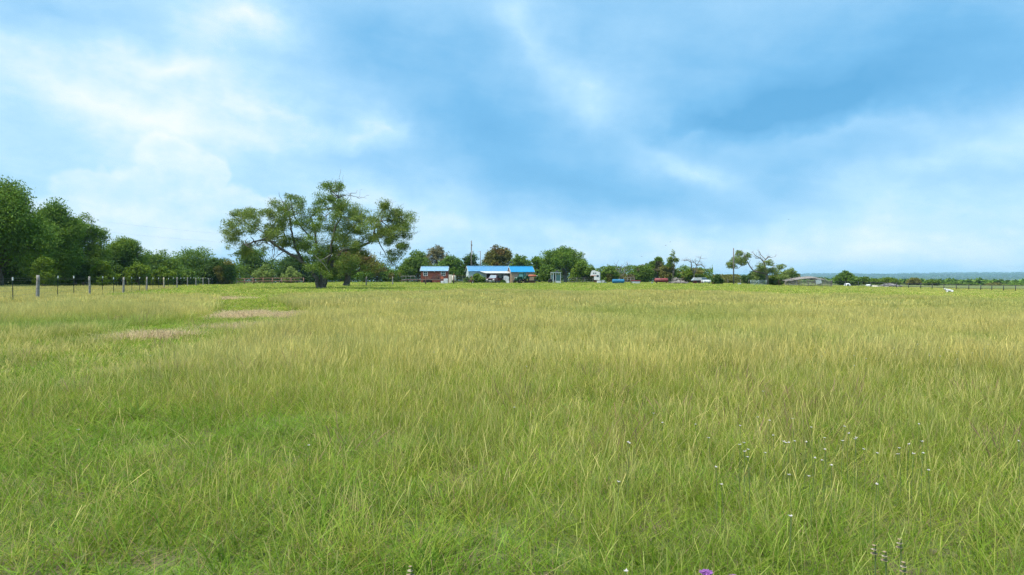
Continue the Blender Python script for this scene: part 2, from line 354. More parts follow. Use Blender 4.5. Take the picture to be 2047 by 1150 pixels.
def crown_points(lobes, n, r, clump=0.26, shell=0.2, per=16):
    L = np.array([l[:6] for l in lobes], float); w = np.array([(l[6] if len(l) > 6 else 1.0) for l in lobes])
    vol = (L[:, 3]*L[:, 4]*L[:, 5])**(2/3)*w; p = vol/vol.sum()
    nc = max(8, n//per); k = r.choice(len(L), nc, p=p)
    d = r.normal(size=(nc, 3)); d /= np.linalg.norm(d, axis=1)[:, None]
    rad = (shell+(0.86-shell)*r.random(nc)**0.5)[:, None]
    cc = L[k, :3]+d*rad*L[k, 3:6]; sz = L[k, 3:6].mean(1)
    tint = r.uniform(0, 1, nc)
    ki = r.integers(0, nc, n)
    off = r.normal(size=(n, 3)); off *= (r.random(n)**.45/np.linalg.norm(off, axis=1))[:, None]; off *= (np.maximum(sz[ki], 0.5)*clump*1.55)[:, None]; off[:, 2] *= 0.65
    return cc[ki]+off, np.clip(tint[ki]*0.75+r.random(n)*0.35, 0, 1)
def leaf_cols(t, kind, r):
    c1, c2 = (np.array(c) for c in GREENS[kind])
    c = c1+(c2-c1)*t[:, None]
    return c*r.uniform(0.85, 1.15, (len(t), 1))
def wiggle(p0, p1, n, amp, r):
    p0 = np.array(p0, float); p1 = np.array(p1, float); L = np.linalg.norm(p1-p0)
    out = []; ph = r.uniform(0, 6, 3)
    for i in range(n+1):
        t = i/n; out.append(p0+(p1-p0)*t+np.sin(ph+t*5)*amp*L*math.sin(math.pi*t))
    return out
def branches(mb, root, lobes, tr, r, sub=4, fork=0.35, lean=None):
    """trunk from the root, limbs to every lobe, smaller boughs inside each lobe"""
    L = np.array([l[:6] for l in lobes], float); top = L[:, 2].max(); c = L[:, :3].mean(0)
    fk = np.array(root)+(c-np.array(root))*np.array([0.5, 0.5, fork])
    mb.tube(wiggle(root, fk, 4, 0.05, r), list(np.linspace(tr*1.35, tr*0.85, 5)), 8)
    for l in L:
        e = l[:3]; pts = wiggle(fk-(fk-np.array(root))*r.uniform(0, 0.25), e, 5, 0.09, r)
        r0 = tr*r.uniform(0.35, 0.6); mb.tube(pts, list(np.linspace(r0, r0*0.3, 6)), 6)
        for _ in range(sub):
            d = r.normal(size=3); d /= np.linalg.norm(d); d[2] = abs(d[2])*0.8-0.15
            s0 = pts[r.integers(2, 6)]; mb.tube(wiggle(s0, e+d*l[3:6]*r.uniform(0.7, 1.0), 4, 0.1, r), list(np.linspace(r0*0.35, r0*0.06, 5)), 4)
def add_tree(name, label, cat, root, lobes, kind, nleaf, half, tr, seed, sub=4, fork=0.35, group=None, clump=0.26, shell=0.2, slim=0.5, bark=None, second=None, per=16):
    r = np.random.default_rng(seed)
    t = thing(name, label, cat, tuple(root), 0, group)
    loc = np.array(root); lob = [tuple(np.array(l[:3])-loc)+tuple(l[3:]) for l in lobes]
    mb = MB(); branches(mb, (0, 0, -0.15), lob, tr, r, sub, fork); mb.build('trunk', bark or BARK, t, True)
    p, ti = crown_points(lob, nleaf, r, clump, shell, per); p[:, 2] = np.maximum(p[:, 2], 0.12+0.1*r.random(len(p)))
    c = leaf_cols(ti, kind, r)
    if second is not None:
        k2, frac = second; pick = vnoise(p[:, 0]+seed, p[:, 2], 1.6) < frac; c[pick] = leaf_cols(ti, k2, r)[pick]
    o = bpy.data.objects.new('crown', leaves_mesh(p, half, c, r, slim=slim)); COL.objects.link(o); o.parent = t
    return t
def dome_lobes(px0, px1, top, base, Y, r, n=9, low=0.25, depth=0.8, round_=1.0):
    """lobes that fill the outline px0..px1, top..(base) as a billowing dome"""
    x0, x1 = X(px0, Y), X(px1, Y); cx = (x0+x1)/2; w = (x1-x0)/2
    zb = gz(cx, Y); zt = Z(top, Y); h = zt-zb; zl = zb+h*low; ch = zt-zl; out = []
    for i in range(n):
        a = r.uniform(0, 2*math.pi); rr = math.sqrt(r.random())*0.66; zz_ = r.random()
        lim = math.sqrt(max(0.05, 1-(max(zz_-0.35, 0)/0.65)**2))*round_
        s = r.uniform(0.36, 0.54)
        out.append([cx+math.cos(a)*rr*w*lim, Y+math.sin(a)*rr*w*depth*lim, zl+ch*(0.22+0.58*zz_), w*s, w*s*depth, min(ch*0.34, w*s*0.9)])
    out.append([cx+r.uniform(-.15, .15)*w, Y, zt-ch*0.26, w*0.42, w*0.42*depth, ch*0.28])
    out.append([cx-w*0.5, Y, zl+ch*0.34, w*0.42, w*0.5*depth, ch*0.32]); out.append([cx+w*0.5, Y, zl+ch*0.34, w*0.42, w*0.5*depth, ch*0.32])
    L = np.array(out)
    lo, hi = (L[:, 0]-L[:, 3]).min(), (L[:, 0]+L[:, 3]).max(); L[:, 0] += cx-(lo+hi)/2
    k = 2*w/(hi-lo); L[:, 0] = cx+(L[:, 0]-cx)*k; L[:, 3] *= k
    dz_ = zt-(L[:, 2]+L[:, 5]).max(); L[:, 2] += dz_*np.clip((L[:, 2]-zl)/ch, 0, 1)
    return [tuple(l) for l in L], (cx, Y, zb), h, w
def dtree(px0, px1, top, base, Y, kind, label, n=9000, name='tree', cat='tree', seed=None, low=0.22, lobes=9, tr=None, trunk_px=None, half=None, dens=1.0, **kw):
    seed = seed if seed is not None else int(abs(px0)*7+top*3+Y)
    r = np.random.default_rng(seed); L, root, h, w = dome_lobes(px0, px1, top, base, Y, r, lobes, low)
    if trunk_px is not None: root = ground_at(trunk_px, Y)
    return add_tree(name, label, cat, root, L, kind, int(n*dens*1.45), half or 0.00120*Y, tr or max(0.09, h*0.028), seed, **kw)
GL = 'trees of the wood behind the wire fence'
dtree(-118, 112, 350, 566, 78, 'oak', 'tallest dark oak at the photo edge behind the wire fence', 52000, low=0.05, lobes=20, group=GL, half=0.13, second=('mid', 0.3))
dtree(40, 168, 388, 566, 88, 'oak', 'big rounded oak just right of the tallest edge oak', 34000, low=0.04, lobes=15, group=GL, half=0.13, second=('mid', 0.25))
dtree(118, 220, 418, 566, 97, 'mid', 'looser grey-green tree with see-through top, third from the photo edge', 19000, low=0.04, lobes=13, group=GL, second=('oak', 0.35))
dtree(198, 306, 470, 566, 112, 'mid', 'rounded fresh green tree right of the tall edge oaks', 20000, low=0.04, lobes=13, group=GL, second=('bright', 0.2))
dtree(268, 368, 496, 566, 124, 'mid', 'small green tree between the rounded fresh green tree and the broad low tree', 13000, low=0.0, lobes=13, group=GL)
dtree(318, 462, 494, 568, 142, 'mid', 'broad low green tree behind the far end of the wire fence', 22000, low=0.0, lobes=17, group=GL, second=('oak', 0.3))
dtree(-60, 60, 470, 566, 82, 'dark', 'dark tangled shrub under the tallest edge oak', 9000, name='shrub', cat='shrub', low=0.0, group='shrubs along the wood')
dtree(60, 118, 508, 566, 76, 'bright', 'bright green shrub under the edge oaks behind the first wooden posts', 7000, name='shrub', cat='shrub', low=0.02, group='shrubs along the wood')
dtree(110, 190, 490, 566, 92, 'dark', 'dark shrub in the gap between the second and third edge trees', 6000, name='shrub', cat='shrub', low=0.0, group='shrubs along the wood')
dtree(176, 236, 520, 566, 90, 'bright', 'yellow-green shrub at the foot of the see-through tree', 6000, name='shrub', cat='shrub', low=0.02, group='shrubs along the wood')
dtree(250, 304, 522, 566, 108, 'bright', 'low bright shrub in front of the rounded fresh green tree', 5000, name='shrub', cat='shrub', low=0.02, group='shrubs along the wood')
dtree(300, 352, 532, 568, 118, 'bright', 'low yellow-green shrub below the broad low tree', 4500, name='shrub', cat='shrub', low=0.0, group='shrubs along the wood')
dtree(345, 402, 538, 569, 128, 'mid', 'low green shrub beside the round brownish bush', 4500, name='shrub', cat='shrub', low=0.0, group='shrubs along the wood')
dtree(391, 475, 514, 571, 139, 'olive', 'round dark olive bush tinged brown at the fence corner', 13000, name='bush', cat='bush', low=0.0, lobes=10, second=('dark', 0.55), group=None)
GB = 'trees behind the big mesquite'
dtree(458, 560, 492, 566, 168, 'mid', 'green tree showing left of the mesquite under its outer boughs', 10000, low=0.05, group=GB)
dtree(540, 650, 505, 566, 178, 'dark', 'dark green tree behind the mesquite limbs above the rusty pipe fence', 10000, low=0.03, group=GB)
dtree(630, 730, 508, 566, 180, 'oak', 'dark tree hidden behind the mesquite trunk', 8000, low=0.03, group=GB)
dtree(700, 808, 522, 566, 172, 'oak', 'low dull green tree between the mesquite and the red shed', 9000, low=0.02, group=GB, second=('olive', 0.3))
dtree(506, 550, 528, 568, 160, 'pale', 'rounded pale green bush behind the rusty pipe fence, nearer the fence corner', 4500, name='bush', cat='bush', low=0.0, group='bushes behind the rusty pipe fence')
dtree(560, 606, 531, 568, 160, 'pale', 'rounded pale green bush behind the rusty pipe fence, nearer the mesquite trunk', 4500, name='bush', cat='bush', low=0.0, group='bushes behind the rusty pipe fence')
GF = 'trees behind the farmyard'
dtree(796, 878, 500, 566, 168, 'mid', 'broad green tree behind the left half of the red shed', 11000, low=0.05, group=GF, second=('olive', 0.3))
dtree(842, 902, 490, 566, 192, 'grey', 'thin greyish half-bare tree rising behind the red shed', 2600, low=0.45, group=GF, sub=7)
dtree(872, 930, 509, 566, 172, 'oak', 'green tree filling the gap between the red shed and the house', 8000, low=0.03, group=GF)
dtree(915, 982, 503, 566, 176, 'dark', 'dark green tree around the foot of the tall utility pole', 9000, low=0.05, group=GF)
dtree(962, 1030, 488, 566, 188, 'olive', 'brownish rounded tree above the middle of the blue roof', 10000, low=0.2, group=GF, second=('brown', 0.45))
dtree(1015, 1066, 507, 566, 180, 'mid', 'pale leafed green tree above the tan annex roof', 5500, low=0.15, group=GF)
dtree(1055, 1100, 510, 566, 166, 'oak', 'dark green tree right beside the tan annex', 7000, low=0.02, group=GF)
dtree(1076, 1178, 491, 566, 156, 'oak', 'large domed tree with pale trunk behind the white glass booth', 16000, low=0.30, lobes=12, trunk_px=1130, tr=0.32, bark=POSTWOOD, group=GF, second=('mid', 0.4))
dtree(1075, 1125, 525, 566, 152, 'mid', 'green shrub under the domed tree behind the white glass booth', 5000, name='shrub', cat='shrub', low=0.0, group='shrubs around the farmyard')
dtree(1136, 1194, 519, 566, 150, 'mid', 'large light green shrub beside the white camper', 8000, name='shrub', cat='shrub', low=0.02, group='shrubs around the farmyard', second=('bright', 0.3))
dtree(1194, 1238, 529, 566, 162, 'mid', 'round green shrub between the white camper and the blue tank', 6000, name='shrub', cat='shrub', low=0.02, group='shrubs around the farmyard', second=('olive', 0.3))
dtree(1200, 1262, 546, 566, 170, 'olive', 'low olive brush behind the blue tank', 4000, name='shrub', cat='shrub', low=0.0, group='shrubs around the farmyard')
dtree(1252, 1306, 529, 566, 168, 'mid', 'green shrub right of the bare forked tree', 6000, name='shrub', cat='shrub', low=0.0, group='shrubs around the farmyard', second=('grey', 0.3))
dtree(1288, 1338, 511, 566, 174, 'mid', 'round-headed green tree behind the red tank', 6000, low=0.15, group=GF, second=('grey', 0.25))
dtree(1318, 1364, 521, 568, 170, 'olive', 'yellowish green tree just right of the red tank', 5000, low=0.05, group=GF, second=('mid', 0.5))
dtree(1333, 1360, 498, 566, 165, 'pale', 'tall thin feathery tree right of the red tank', 1500, low=0.5, lobes=5, group=GF, tr=0.12, half=0.14)
dtree(1352, 1416, 534, 566, 174, 'bright', 'spreading willow-like shrub behind the small hut', 6500, name='shrub', cat='shrub', low=0.0, group='shrubs around the farmyard', second=('olive', 0.4))
dtree(1421, 1447, 548, 571, 140, 'dark', 'small dark rounded evergreen between hut and utility pole', 4500, name='evergreen_bush', cat='bush', low=0.0, second=('brown', 0.2))
dtree(1436, 1475, 558, 571, 180, 'olive', 'low brushy growth at the foot of the right utility pole', 2500, name='shrub', cat='shrub', low=0.0, group='shrubs around the farmyard')
dtree(1478, 1540, 540, 572, 172, 'dark', 'dark shrub behind the leaning half-dead tree', 6000, name='shrub', cat='shrub', low=0.0, group='shrubs around the farmyard')
dtree(1555, 1596, 538, 573, 168, 'dark', 'dark leafy shrub between the half-dead tree and the wooden pen', 5000, name='shrub', cat='shrub', low=0.0, group='shrubs around the farmyard')
dtree(1526, 1562, 552, 576, 152, 'bright', 'bright green bush beside the pale tubular gate', 4000, name='bush', cat='bush', low=0.0)
dtree(1664, 1719, 540, 571, 200, 'oak', 'lone rounded dark green tree right of the wooden pen', 8000, low=0.0, second=('mid', 0.3))
GR = 'low trees beyond the right pipe fence'
for (a, b, tp, Y_, kind, lab) in ((1708, 1742, 553, 225, 'mid', 'low green bush touching the lone rounded tree'), (1734, 1766, 557, 240, 'bright', 'small yellow-green bush behind the white heap'),
     (1752, 1800, 554, 235, 'bright', 'wider yellow-green bush behind the grey rubble heap'), (1808, 1846, 555, 250, 'olive', 'pale olive bush right of the grey rubble heap'),
     (1842, 1882, 559, 245, 'mid', 'dark green bush left of the white lying animal'), (1880, 1925, 564, 300, 'mid', 'low bush behind the white lying animal'),
     (1915, 1962, 566, 310, 'mid', 'low spreading bush right of the white lying animal'), (1968, 2012, 565, 320, 'olive', 'low hedge-like bush near the photo edge'),
     (2004, 2075, 567, 310, 'mid', 'low bush cut by the right photo edge')):
    dtree(a, b, tp, 575, Y_, kind, lab, 4200, name='bush', cat='bush', low=0.0, group=GR, half=0.22)

# ---- the big mesquite in the field (outline, limbs and leaf masses read from the photograph, each with its own depth)
MY = 82.0
def mz(zx, zy, dy=0.0):
    px, py = 430+zx/4.6, 350+zy/4.6; return np.array([X(px, MY), MY+dy, Z(py, MY)])
def build_mesquite():
    r = np.random.default_rng(21); root = ground_at(640, MY); rt = np.array(root)
    t = thing('mesquite_tree', 'large spreading old mesquite with forked trunk standing alone in the field', 'tree', root)
    limbs = [  # (points in zoom coordinates), depth at end, radii
     ([(955, 1075), (935, 950), (870, 850), (760, 755), (640, 690), (560, 620), (520, 592), (430, 625), (370, 655)], -3, 0.44, 0.10),
     ([(985, 1075), (1025, 950), (1080, 800), (1180, 690), (1290, 678), (1400, 620), (1440, 560), (1440, 480), (1480, 415)], 2, 0.44, 0.10),
     ([(965, 1070), (980, 930), (960, 760), (900, 600), (850, 375), (910, 310), (990, 290), (1045, 300)], 3, 0.36, 0.06),
     ([(975, 1070), (1000, 930), (1060, 700), (1100, 500), (1165, 372), (1132, 300), (1130, 200), (1060, 130)], 0, 0.36, 0.07),
     ([(800, 790), (720, 640), (690, 540), (660, 430), (640, 350), (600, 270), (540, 215)], 3, 0.30, 0.05),
     ([(620, 675), (640, 560), (560, 570), (480, 560), (300, 470), (220, 430)], 2, 0.2, 0.05),
     ([(900, 600), (800, 480), (740, 330), (735, 210)], -2, 0.18, 0.05), ([(1080, 600), (1180, 560), (1260, 450), (1290, 340)], 3, 0.18, 0.05),
     ([(1440, 575), (1500, 565), (1560, 540), (1640, 480), (1700, 430)], 3, 0.17, 0.05), ([(1490, 570), (1530, 680), (1580, 760), (1640, 830)], 1, 0.13, 0.03),
     ([(1480, 430), (1560, 420), (1640, 420), (1720, 380)], -1, 0.12, 0.04), ([(1520, 420), (1600, 480), (1680, 545), (1780, 560)], 2, 0.11, 0.03), ([(1480, 430), (1530, 340), (1555, 270)], 0, 0.10, 0.03),
     ([(1130, 205), (1190, 185), (1240, 180), (1290, 200)], 1, 0.10, 0.02), ([(1160, 380), (1110, 312), (1040, 386)], -1, 0.12, 0.05), ([(1130, 205), (1150, 140), (1190, 100)], -1, 0.09, 0.03),
     ([(545, 610), (540, 660), (510, 735)], 1, 0.10, 0.03), ([(640, 690), (590, 740), (565, 780)], -1, 0.10, 0.03), ([(640, 560), (620, 430), (660, 330)], -1, 0.12, 0.04)]
    mb = MB()
    for pts, dep, r0, r1 in limbs:
        n = len(pts); P_ = [mz(a, b, dep*(i/(n-1))**1.3)-rt for i, (a, b) in enumerate(pts)]
        if pts[0][1] > 1060: P_[0][2] = -0.2
        q = []; rad = []
        for i in range(n-1):
            for k in range(3):
                f = k/3; q.append(P_[i]*(1-f)+P_[i+1]*f+r.normal(size=3)*0.05*(i > 0)); rad.append(.8*(r0+(r1-r0)*((i+f)/(n-1))**0.45))
        q.append(P_[-1]); rad.append(r1); mb.tube(q, rad, 8)
        for i in range(n//2, n):
            for _ in range(4):
                e = P_[i]+np.array([r.normal()*1.0, r.normal()*1.0, r.normal()*0.8+0.2]); mb.tube(wiggle(P_[i], e, 4, 0.12, r), list(np.linspace(r1*0.7, 0.012, 5)), 4)
    mb.build('trunk', BARK, t, True)
    mb = MB()
    for pts in ([(1000, 705), (1010, 750), (1050, 792), (1090, 830), (1140, 895)], [(1055, 795), (1100, 775), (1150, 740)]):
        mb.tube([mz(a, b, -4.2)-rt for a, b in pts], list(np.linspace(0.06, 0.03, len(pts))), 6)
    tag(mb.build('dead_branch', PALEWOOD, t, True), 'pale leafless branch hanging in front of the trunk')
    for c in ([(560, 250), (535, 205)], [(1240, 180), (1270, 230)], [(1270, 190), (1300, 165)], [(1600, 760), (1640, 800), (1650, 840)], [(1560, 700), (1540, 790)], [(540, 680), (500, 760)], [(470, 650), (450, 730)], [(520, 640), (480, 690)], [(1640, 500), (1700, 560)], [(1580, 440), (1640, 540)], [(1600, 420), (1660, 480)]):
        mb = MB()
        for _ in range(1):
            p = [mz(a+r.normal()*14, b+r.normal()*14, r.normal()*1.2)-rt for a, b in c]; mb.tube(wiggle(p[0], p[-1], 5, 0.12, r), list(np.linspace(0.045, 0.012, 6)), 4)
        mb.build('bare_twig', DEADWOOD, t, True)
    fol = [(230, 450, 105, 95, 1), (330, 370, 95, 65, .9), (250, 560, 95, 80, .9), (430, 480, 115, 105, 1), (560, 400, 110, 85, 1), (700, 330, 115, 75, 1), (740, 210, 55, 42, .9), (890, 260, 55, 45, .9),
     (640, 470, 125, 110, 1), (800, 430, 120, 95, 1.1), (900, 500, 135, 120, 1.3), (760, 600, 115, 115, 1.1), (950, 650, 150, 140, 1.4), (1050, 480, 125, 105, 1.3), (1100, 600, 150, 140, 1.4), (1250, 480, 105, 100, 1.2),
     (1230, 600, 115, 115, 1.2), (990, 790, 130, 90, .8), (870, 790, 70, 70, .5), (1150, 780, 110, 90, .9), (1020, 880, 110, 45, .6), (1060, 110, 55, 45, .8), (1180, 110, 55, 38, .8), (1020, 220, 45, 45, .7),
     (1290, 330, 55, 45, .7), (1400, 400, 75, 65, .8), (1550, 290, 45, 38, .7), (1560, 360, 85, 55, .8), (1680, 380, 105, 62, .8), (1700, 460, 85, 65, .8), (1640, 580, 115, 95, .75), (1750, 540, 55, 48, .7),
     (1680, 700, 85, 75, .7), (1560, 620, 65, 55, .6), (1380, 500, 65, 55, .7), (300, 650, 105, 65, .8), (205, 685, 55, 45, .7), (125, 742, 38, 14, .6), (420, 600, 85, 55, .7), (500, 330, 55, 38, .8), (620, 260, 48, 38, .8), (360, 720, 60, 40, .5),
     (1200, 350, 50, 35, .6), (930, 380, 60, 45, .6)]
    s = MY/F/4.6; lobes = []
    poly = np.array([(120, 470), (160, 360), (300, 300), (430, 340), (520, 290), (600, 240), (690, 170), (790, 180), (900, 220), (960, 290), (1000, 200), (1000, 70), (1120, 60), (1240, 110), (1200, 200), (1180, 300), (1290, 290), (1340, 330), (1440, 340), (1500, 260), (1570, 250), (1620, 320), (1750, 350), (1810, 400), (1790, 540), (1820, 560), (1720, 700), (1700, 780), (1600, 800), (1540, 700), (1480, 620), (1420, 640), (1340, 720), (1330, 850), (1150, 930), (900, 930), (830, 830), (720, 720), (580, 640), (430, 650), (350, 730), (200, 740), (160, 640), (130, 520)], float)
    def inside(x, y):
        c = False; n = len(poly)
        for i in range(n):
            (x1, y1), (x2, y2) = poly[i], poly[(i+1) % n]
            if (y1 > y) != (y2 > y) and x < (x2-x1)*(y-y1)/(y2-y1)+x1: c = not c
        return c
    add = []
    while len(add) < 260:
        cx, cy = r.uniform(110, 1830), r.uniform(50, 940)
        if inside(cx, cy) and vnoise(cx, cy, 95.0) > .27: q = r.uniform(34, 66); add.append((cx, cy, q*1.15, q*.85, .8))
    for (cx, cy, rx, ry, w) in [(a, b, c*.85, d*.85, min(e, 1.0)*.55) for a, b, c, d, e in fol]+add:
        edge = abs(cx-970)/850; dep = r.normal()*3.0*(1-0.6*edge)
        c = mz(cx, cy, dep)-rt; lobes.append((c[0], c[1], c[2], rx*s, (rx+ry)/2*s*1.4, ry*s, w))
    p, ti = crown_points(lobes, 125000, r, 0.42, 0.0, 30)
    col = leaf_cols(ti, 'mesq', r); inner = np.exp(-(((p[:, 0]-lobes[12][0])/3.6)**2))
    col2 = leaf_cols(ti, 'mid', r); pick = r.random(len(p)) < .25+inner*0.6; col[pick] = col2[pick]
    o = bpy.data.objects.new('crown', leaves_mesh(p, 0.095, col, r, slim=0.36)); COL.objects.link(o); o.parent = t
build_mesquite()
dtree(636, 772, 492, 572, 104, 'olive', 'smaller brownish tree with thick trunk right behind the big mesquite', 13000, low=0.28, lobes=10, trunk_px=692, tr=0.42, second=('brown', 0.45), fork=0.5)

# ---- leaning half-dead tree by the gate on the right
def build_leaning():
    Y_ = 150.0; r = np.random.default_rng(5); root = ground_at(1533, Y_); rt = np.array(root); k = 8.19
    def q(zx, zy, dy=0.0): return np.array([X(1430+zx/k, Y_), Y_+dy, Z(480+zy/k, Y_)])-rt
    t = thing('half_dead_tree', 'leaning half-dead tree with bare upper limbs beside the pale tubular gate', 'tree', root)
    mb = MB()
    for pts, d, r0, r1 in (([(850, 760), (845, 600), (820, 480), (800, 380), (780, 340), (740, 300), (660, 260), (610, 200)], 0, .42, .05), ([(830, 560), (720, 530), (610, 510), (560, 460), (510, 400), (450, 290), (420, 240)], -2, .26, .06),
        ([(805, 380), (825, 310), (760, 240), (750, 190)], 1, .16, .04), ([(825, 320), (870, 270), (920, 285), (1000, 275)], 1, .13, .03), ([(870, 275), (850, 300), (880, 300)], 1, .07, .03), ([(845, 560), (930, 470), (1010, 420), (1080, 430)], 2, .2, .05),
        ([(740, 300), (650, 300), (680, 290)], 0, .06, .03), ([(505, 400), (400, 410), (330, 470)], -2, .11, .03)):
        n = len(pts); P_ = [q(a, b, d*i/(n-1)) for i, (a, b) in enumerate(pts)]; P_[0][2] = max(P_[0][2], -0.15) if pts[0][1] > 700 else P_[0][2]
        if pts[0][1] > 700: P_[0] = np.array([P_[0][0], 0, -0.2])
        mb.tube(P_, list(r0+(r1-r0)*np.linspace(0, 1, n)**0.6), 7)
        for i in range(2, n):
            for _ in range(3): mb.tube(wiggle(P_[i], P_[i]+np.array([r.normal()*.8, r.normal()*.6, r.normal()*.5+.3]), 3, .12, r), [.045, .03, .02, .012], 4)
    mb.build('trunk', DEADWOOD, t, True)
    s = Y_/F/k; lob = []
    for (cx, cy, rx, ry, w) in ((240, 400, 75, 80, 1.0), (340, 330, 100, 90, 1.2), (390, 220, 75, 60, 1.1), (450, 360, 90, 75, 1.1), (550, 250, 65, 55, 1.0), (500, 300, 70, 60, 1.0), (300, 440, 80, 50, .9), (720, 430, 90, 60, 1), (860, 380, 90, 60, 1), (800, 500, 150, 70, 1.2),
        (960, 520, 110, 80, 1.2), (1080, 440, 90, 60, 1), (1140, 520, 100, 70, 1.1), (1000, 600, 130, 60, 1), (680, 540, 90, 60, 1), (640, 620, 90, 80, 1), (1180, 560, 60, 60, .9)):
        c = q(cx, cy, r.normal()*1.2); lob.append((c[0], c[1], c[2], rx*s, (rx+ry)/2*s*1.3, ry*s, w))
    p, ti = crown_points(lob, 17000, r, .2, .15); o = bpy.data.objects.new('crown', leaves_mesh(p, 0.13, leaf_cols(ti, 'pale', r)*0.9, r)); COL.objects.link(o); o.parent = t
build_leaning()
# ---- leafless trees
def bare_tree(px, Y_, k, off, limbs, label, tr):
    r = np.random.default_rng(int(px)); root = ground_at(px, Y_); rt = np.array(root)
    t = thing('bare_tree', label, 'tree', root, 0, 'leafless trees behind the farmyard')
    mb = MB(); tw = MB()
    for pts in limbs:
        n = len(pts); P_ = [np.array([X(off[0]+a/k, Y_), Y_+r.normal()*.4*(i > 0), Z(off[1]+b/k, Y_)])-rt for i, (a, b) in enumerate(pts)]
        mb.tube(P_, list(np.linspace(tr, tr*.3, n)), 6)
        for i in range(1, n):
            for _ in range(4): tw.tube(wiggle(P_[i], P_[i]+np.array([r.normal()*.9, r.normal()*.7, abs(r.normal())*.7]), 4, .12, r), [.06, .045, .03, .02, .012], 4)
    mb.build('trunk', DEADWOOD, t, True); tw.build('twigs', DEADWOOD, t, True)
bare_tree(1245, 166, 17.06, (1170, 530), [[(1200, 640), (1200, 380), (1190, 250), (1210, 130), (1230, 40)], [(1200, 420), (1290, 350), (1340, 220), (1350, 110), (1420, -10)], [(1200, 400), (1130, 270), (1060, 40)], [(1200, 360), (1110, 250), (980, 200)]], 'slender bare forked tree left of the round shrubs by the blue tank', .14)
bare_tree(1392, 168, 9.305, (1240, 480), [[(1385, 840), (1380, 620), (1400, 540), (1430, 460), (1470, 400), (1480, 340)], [(1425, 470), (1500, 460), (1560, 500), (1590, 560)], [(1380, 640), (1330, 520), (1310, 420), (1250, 375), (1190, 390)], [(1425, 470), (1390, 430), (1345, 415)]], 'bare twisted tree with arching limbs above the small hut', .14)

# ---- dense undergrowth closing the foot of the wood and of the farmyard trees
def undergrowth():
    r = np.random.default_rng(44); P_, C_ = [], []
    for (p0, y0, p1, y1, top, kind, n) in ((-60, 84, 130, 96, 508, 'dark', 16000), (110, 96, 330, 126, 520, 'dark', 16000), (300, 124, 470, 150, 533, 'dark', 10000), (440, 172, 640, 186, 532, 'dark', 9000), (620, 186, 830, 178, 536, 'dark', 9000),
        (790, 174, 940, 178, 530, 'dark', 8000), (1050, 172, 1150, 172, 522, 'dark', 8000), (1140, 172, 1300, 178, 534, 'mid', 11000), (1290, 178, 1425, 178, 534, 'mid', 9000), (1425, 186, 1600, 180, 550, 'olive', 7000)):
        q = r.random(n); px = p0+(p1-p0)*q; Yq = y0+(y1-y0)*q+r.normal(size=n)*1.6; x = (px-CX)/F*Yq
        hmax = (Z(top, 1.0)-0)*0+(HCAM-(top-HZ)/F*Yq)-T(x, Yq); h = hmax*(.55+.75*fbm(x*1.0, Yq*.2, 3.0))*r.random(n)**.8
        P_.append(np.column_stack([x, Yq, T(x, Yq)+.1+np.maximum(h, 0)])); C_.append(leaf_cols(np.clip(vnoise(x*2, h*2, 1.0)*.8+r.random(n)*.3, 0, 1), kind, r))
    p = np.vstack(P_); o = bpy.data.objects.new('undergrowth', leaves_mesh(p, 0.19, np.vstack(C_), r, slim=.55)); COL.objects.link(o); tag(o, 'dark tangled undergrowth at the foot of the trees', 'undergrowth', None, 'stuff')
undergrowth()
# ------------------------------------------------------------------ wire fence along the wood
def post_mesh(h, r0, seed, n=9):
    rr = random.Random(seed); mb = MB(); k = 6
    pts = [(rr.uniform(-.008, .008), rr.uniform(-.008, .008), -0.3+(h+0.3)*i/k) for i in range(k+1)]
    mb.tube(pts, [r0*(1.08-0.14*i/k)*rr.uniform(.95, 1.05) for i in range(k+1)], n)
    return mb
def wire_fence_left():
    rr = random.Random(4)
    def pt(Y_): x = -12.99-0.344*Y_; return (x, Y_, gz(x, Y_))
    root = pt(37.0)
    f = thing('wire_fence', 'barbed wire fence of wooden and thin steel posts running along the wood', 'fence', root)
    def loc(p): return (p[0]-root[0], p[1]-root[1], p[2]-root[2])
    tops = []
    for k in range(-1, 11):
        Yw = 37.0+10.35*k; p = pt(Yw); h = 1.45+rr.uniform(-.05, .06)
        o = post_mesh(h, 0.074+rr.uniform(-.008, .012), k).build('wooden_post', TANWOOD if k == 4 else POSTWOOD, f, True, loc(p)); o.rotation_euler = (rr.uniform(-.02, .02), rr.uniform(-.03, .03), rr.uniform(0, 6))
        tops.append((p, 1.4))
        if k == 10: break
        for j in (1, 2):
            q = pt(Yw+10.35*j/3+rr.uniform(-.3, .3)); h = 1.42+rr.uniform(-.06, .08)
            mb = MB(); mb.box((0, 0, (h-.3)/2), (.012, .042, h+.3)); mb.box((0.012, 0, (h-.3)/2), (.03, .01, h+.3))
            o = mb.build('steel_post', STEELPOST, f, False, loc(q)); o.rotation_euler = (rr.uniform(-.02, .02), rr.uniform(-.035, .035), rr.uniform(-.5, .5))
            c = MB().box((0.006, 0, h-.065), (.05, .05, .15)).build('post_cap', WHITE, o)
    for hgt in (0.28, 0.52, 0.76, 1.0, 1.24, 1.36):
        mb = MB(); pts = []
        for (p, _) in tops:
            if pts:
                a = pts[-1]; b = (p[0]+.09, p[1], p[2]+hgt+rr.uniform(-.03, .03))
                for s in (.33, .67): pts.append((a[0]+(b[0]-a[0])*s, a[1]+(b[1]-a[1])*s, a[2]+(b[2]-a[2])*s-rr.uniform(0, .02)))
                pts.append(b)
            else: pts.append((p[0]+.09, p[1], p[2]+hgt))
        mb.tube([loc(q) for q in pts], 0.0042, 4); mb.build('wire', WIRE, f)
wire_fence_left()

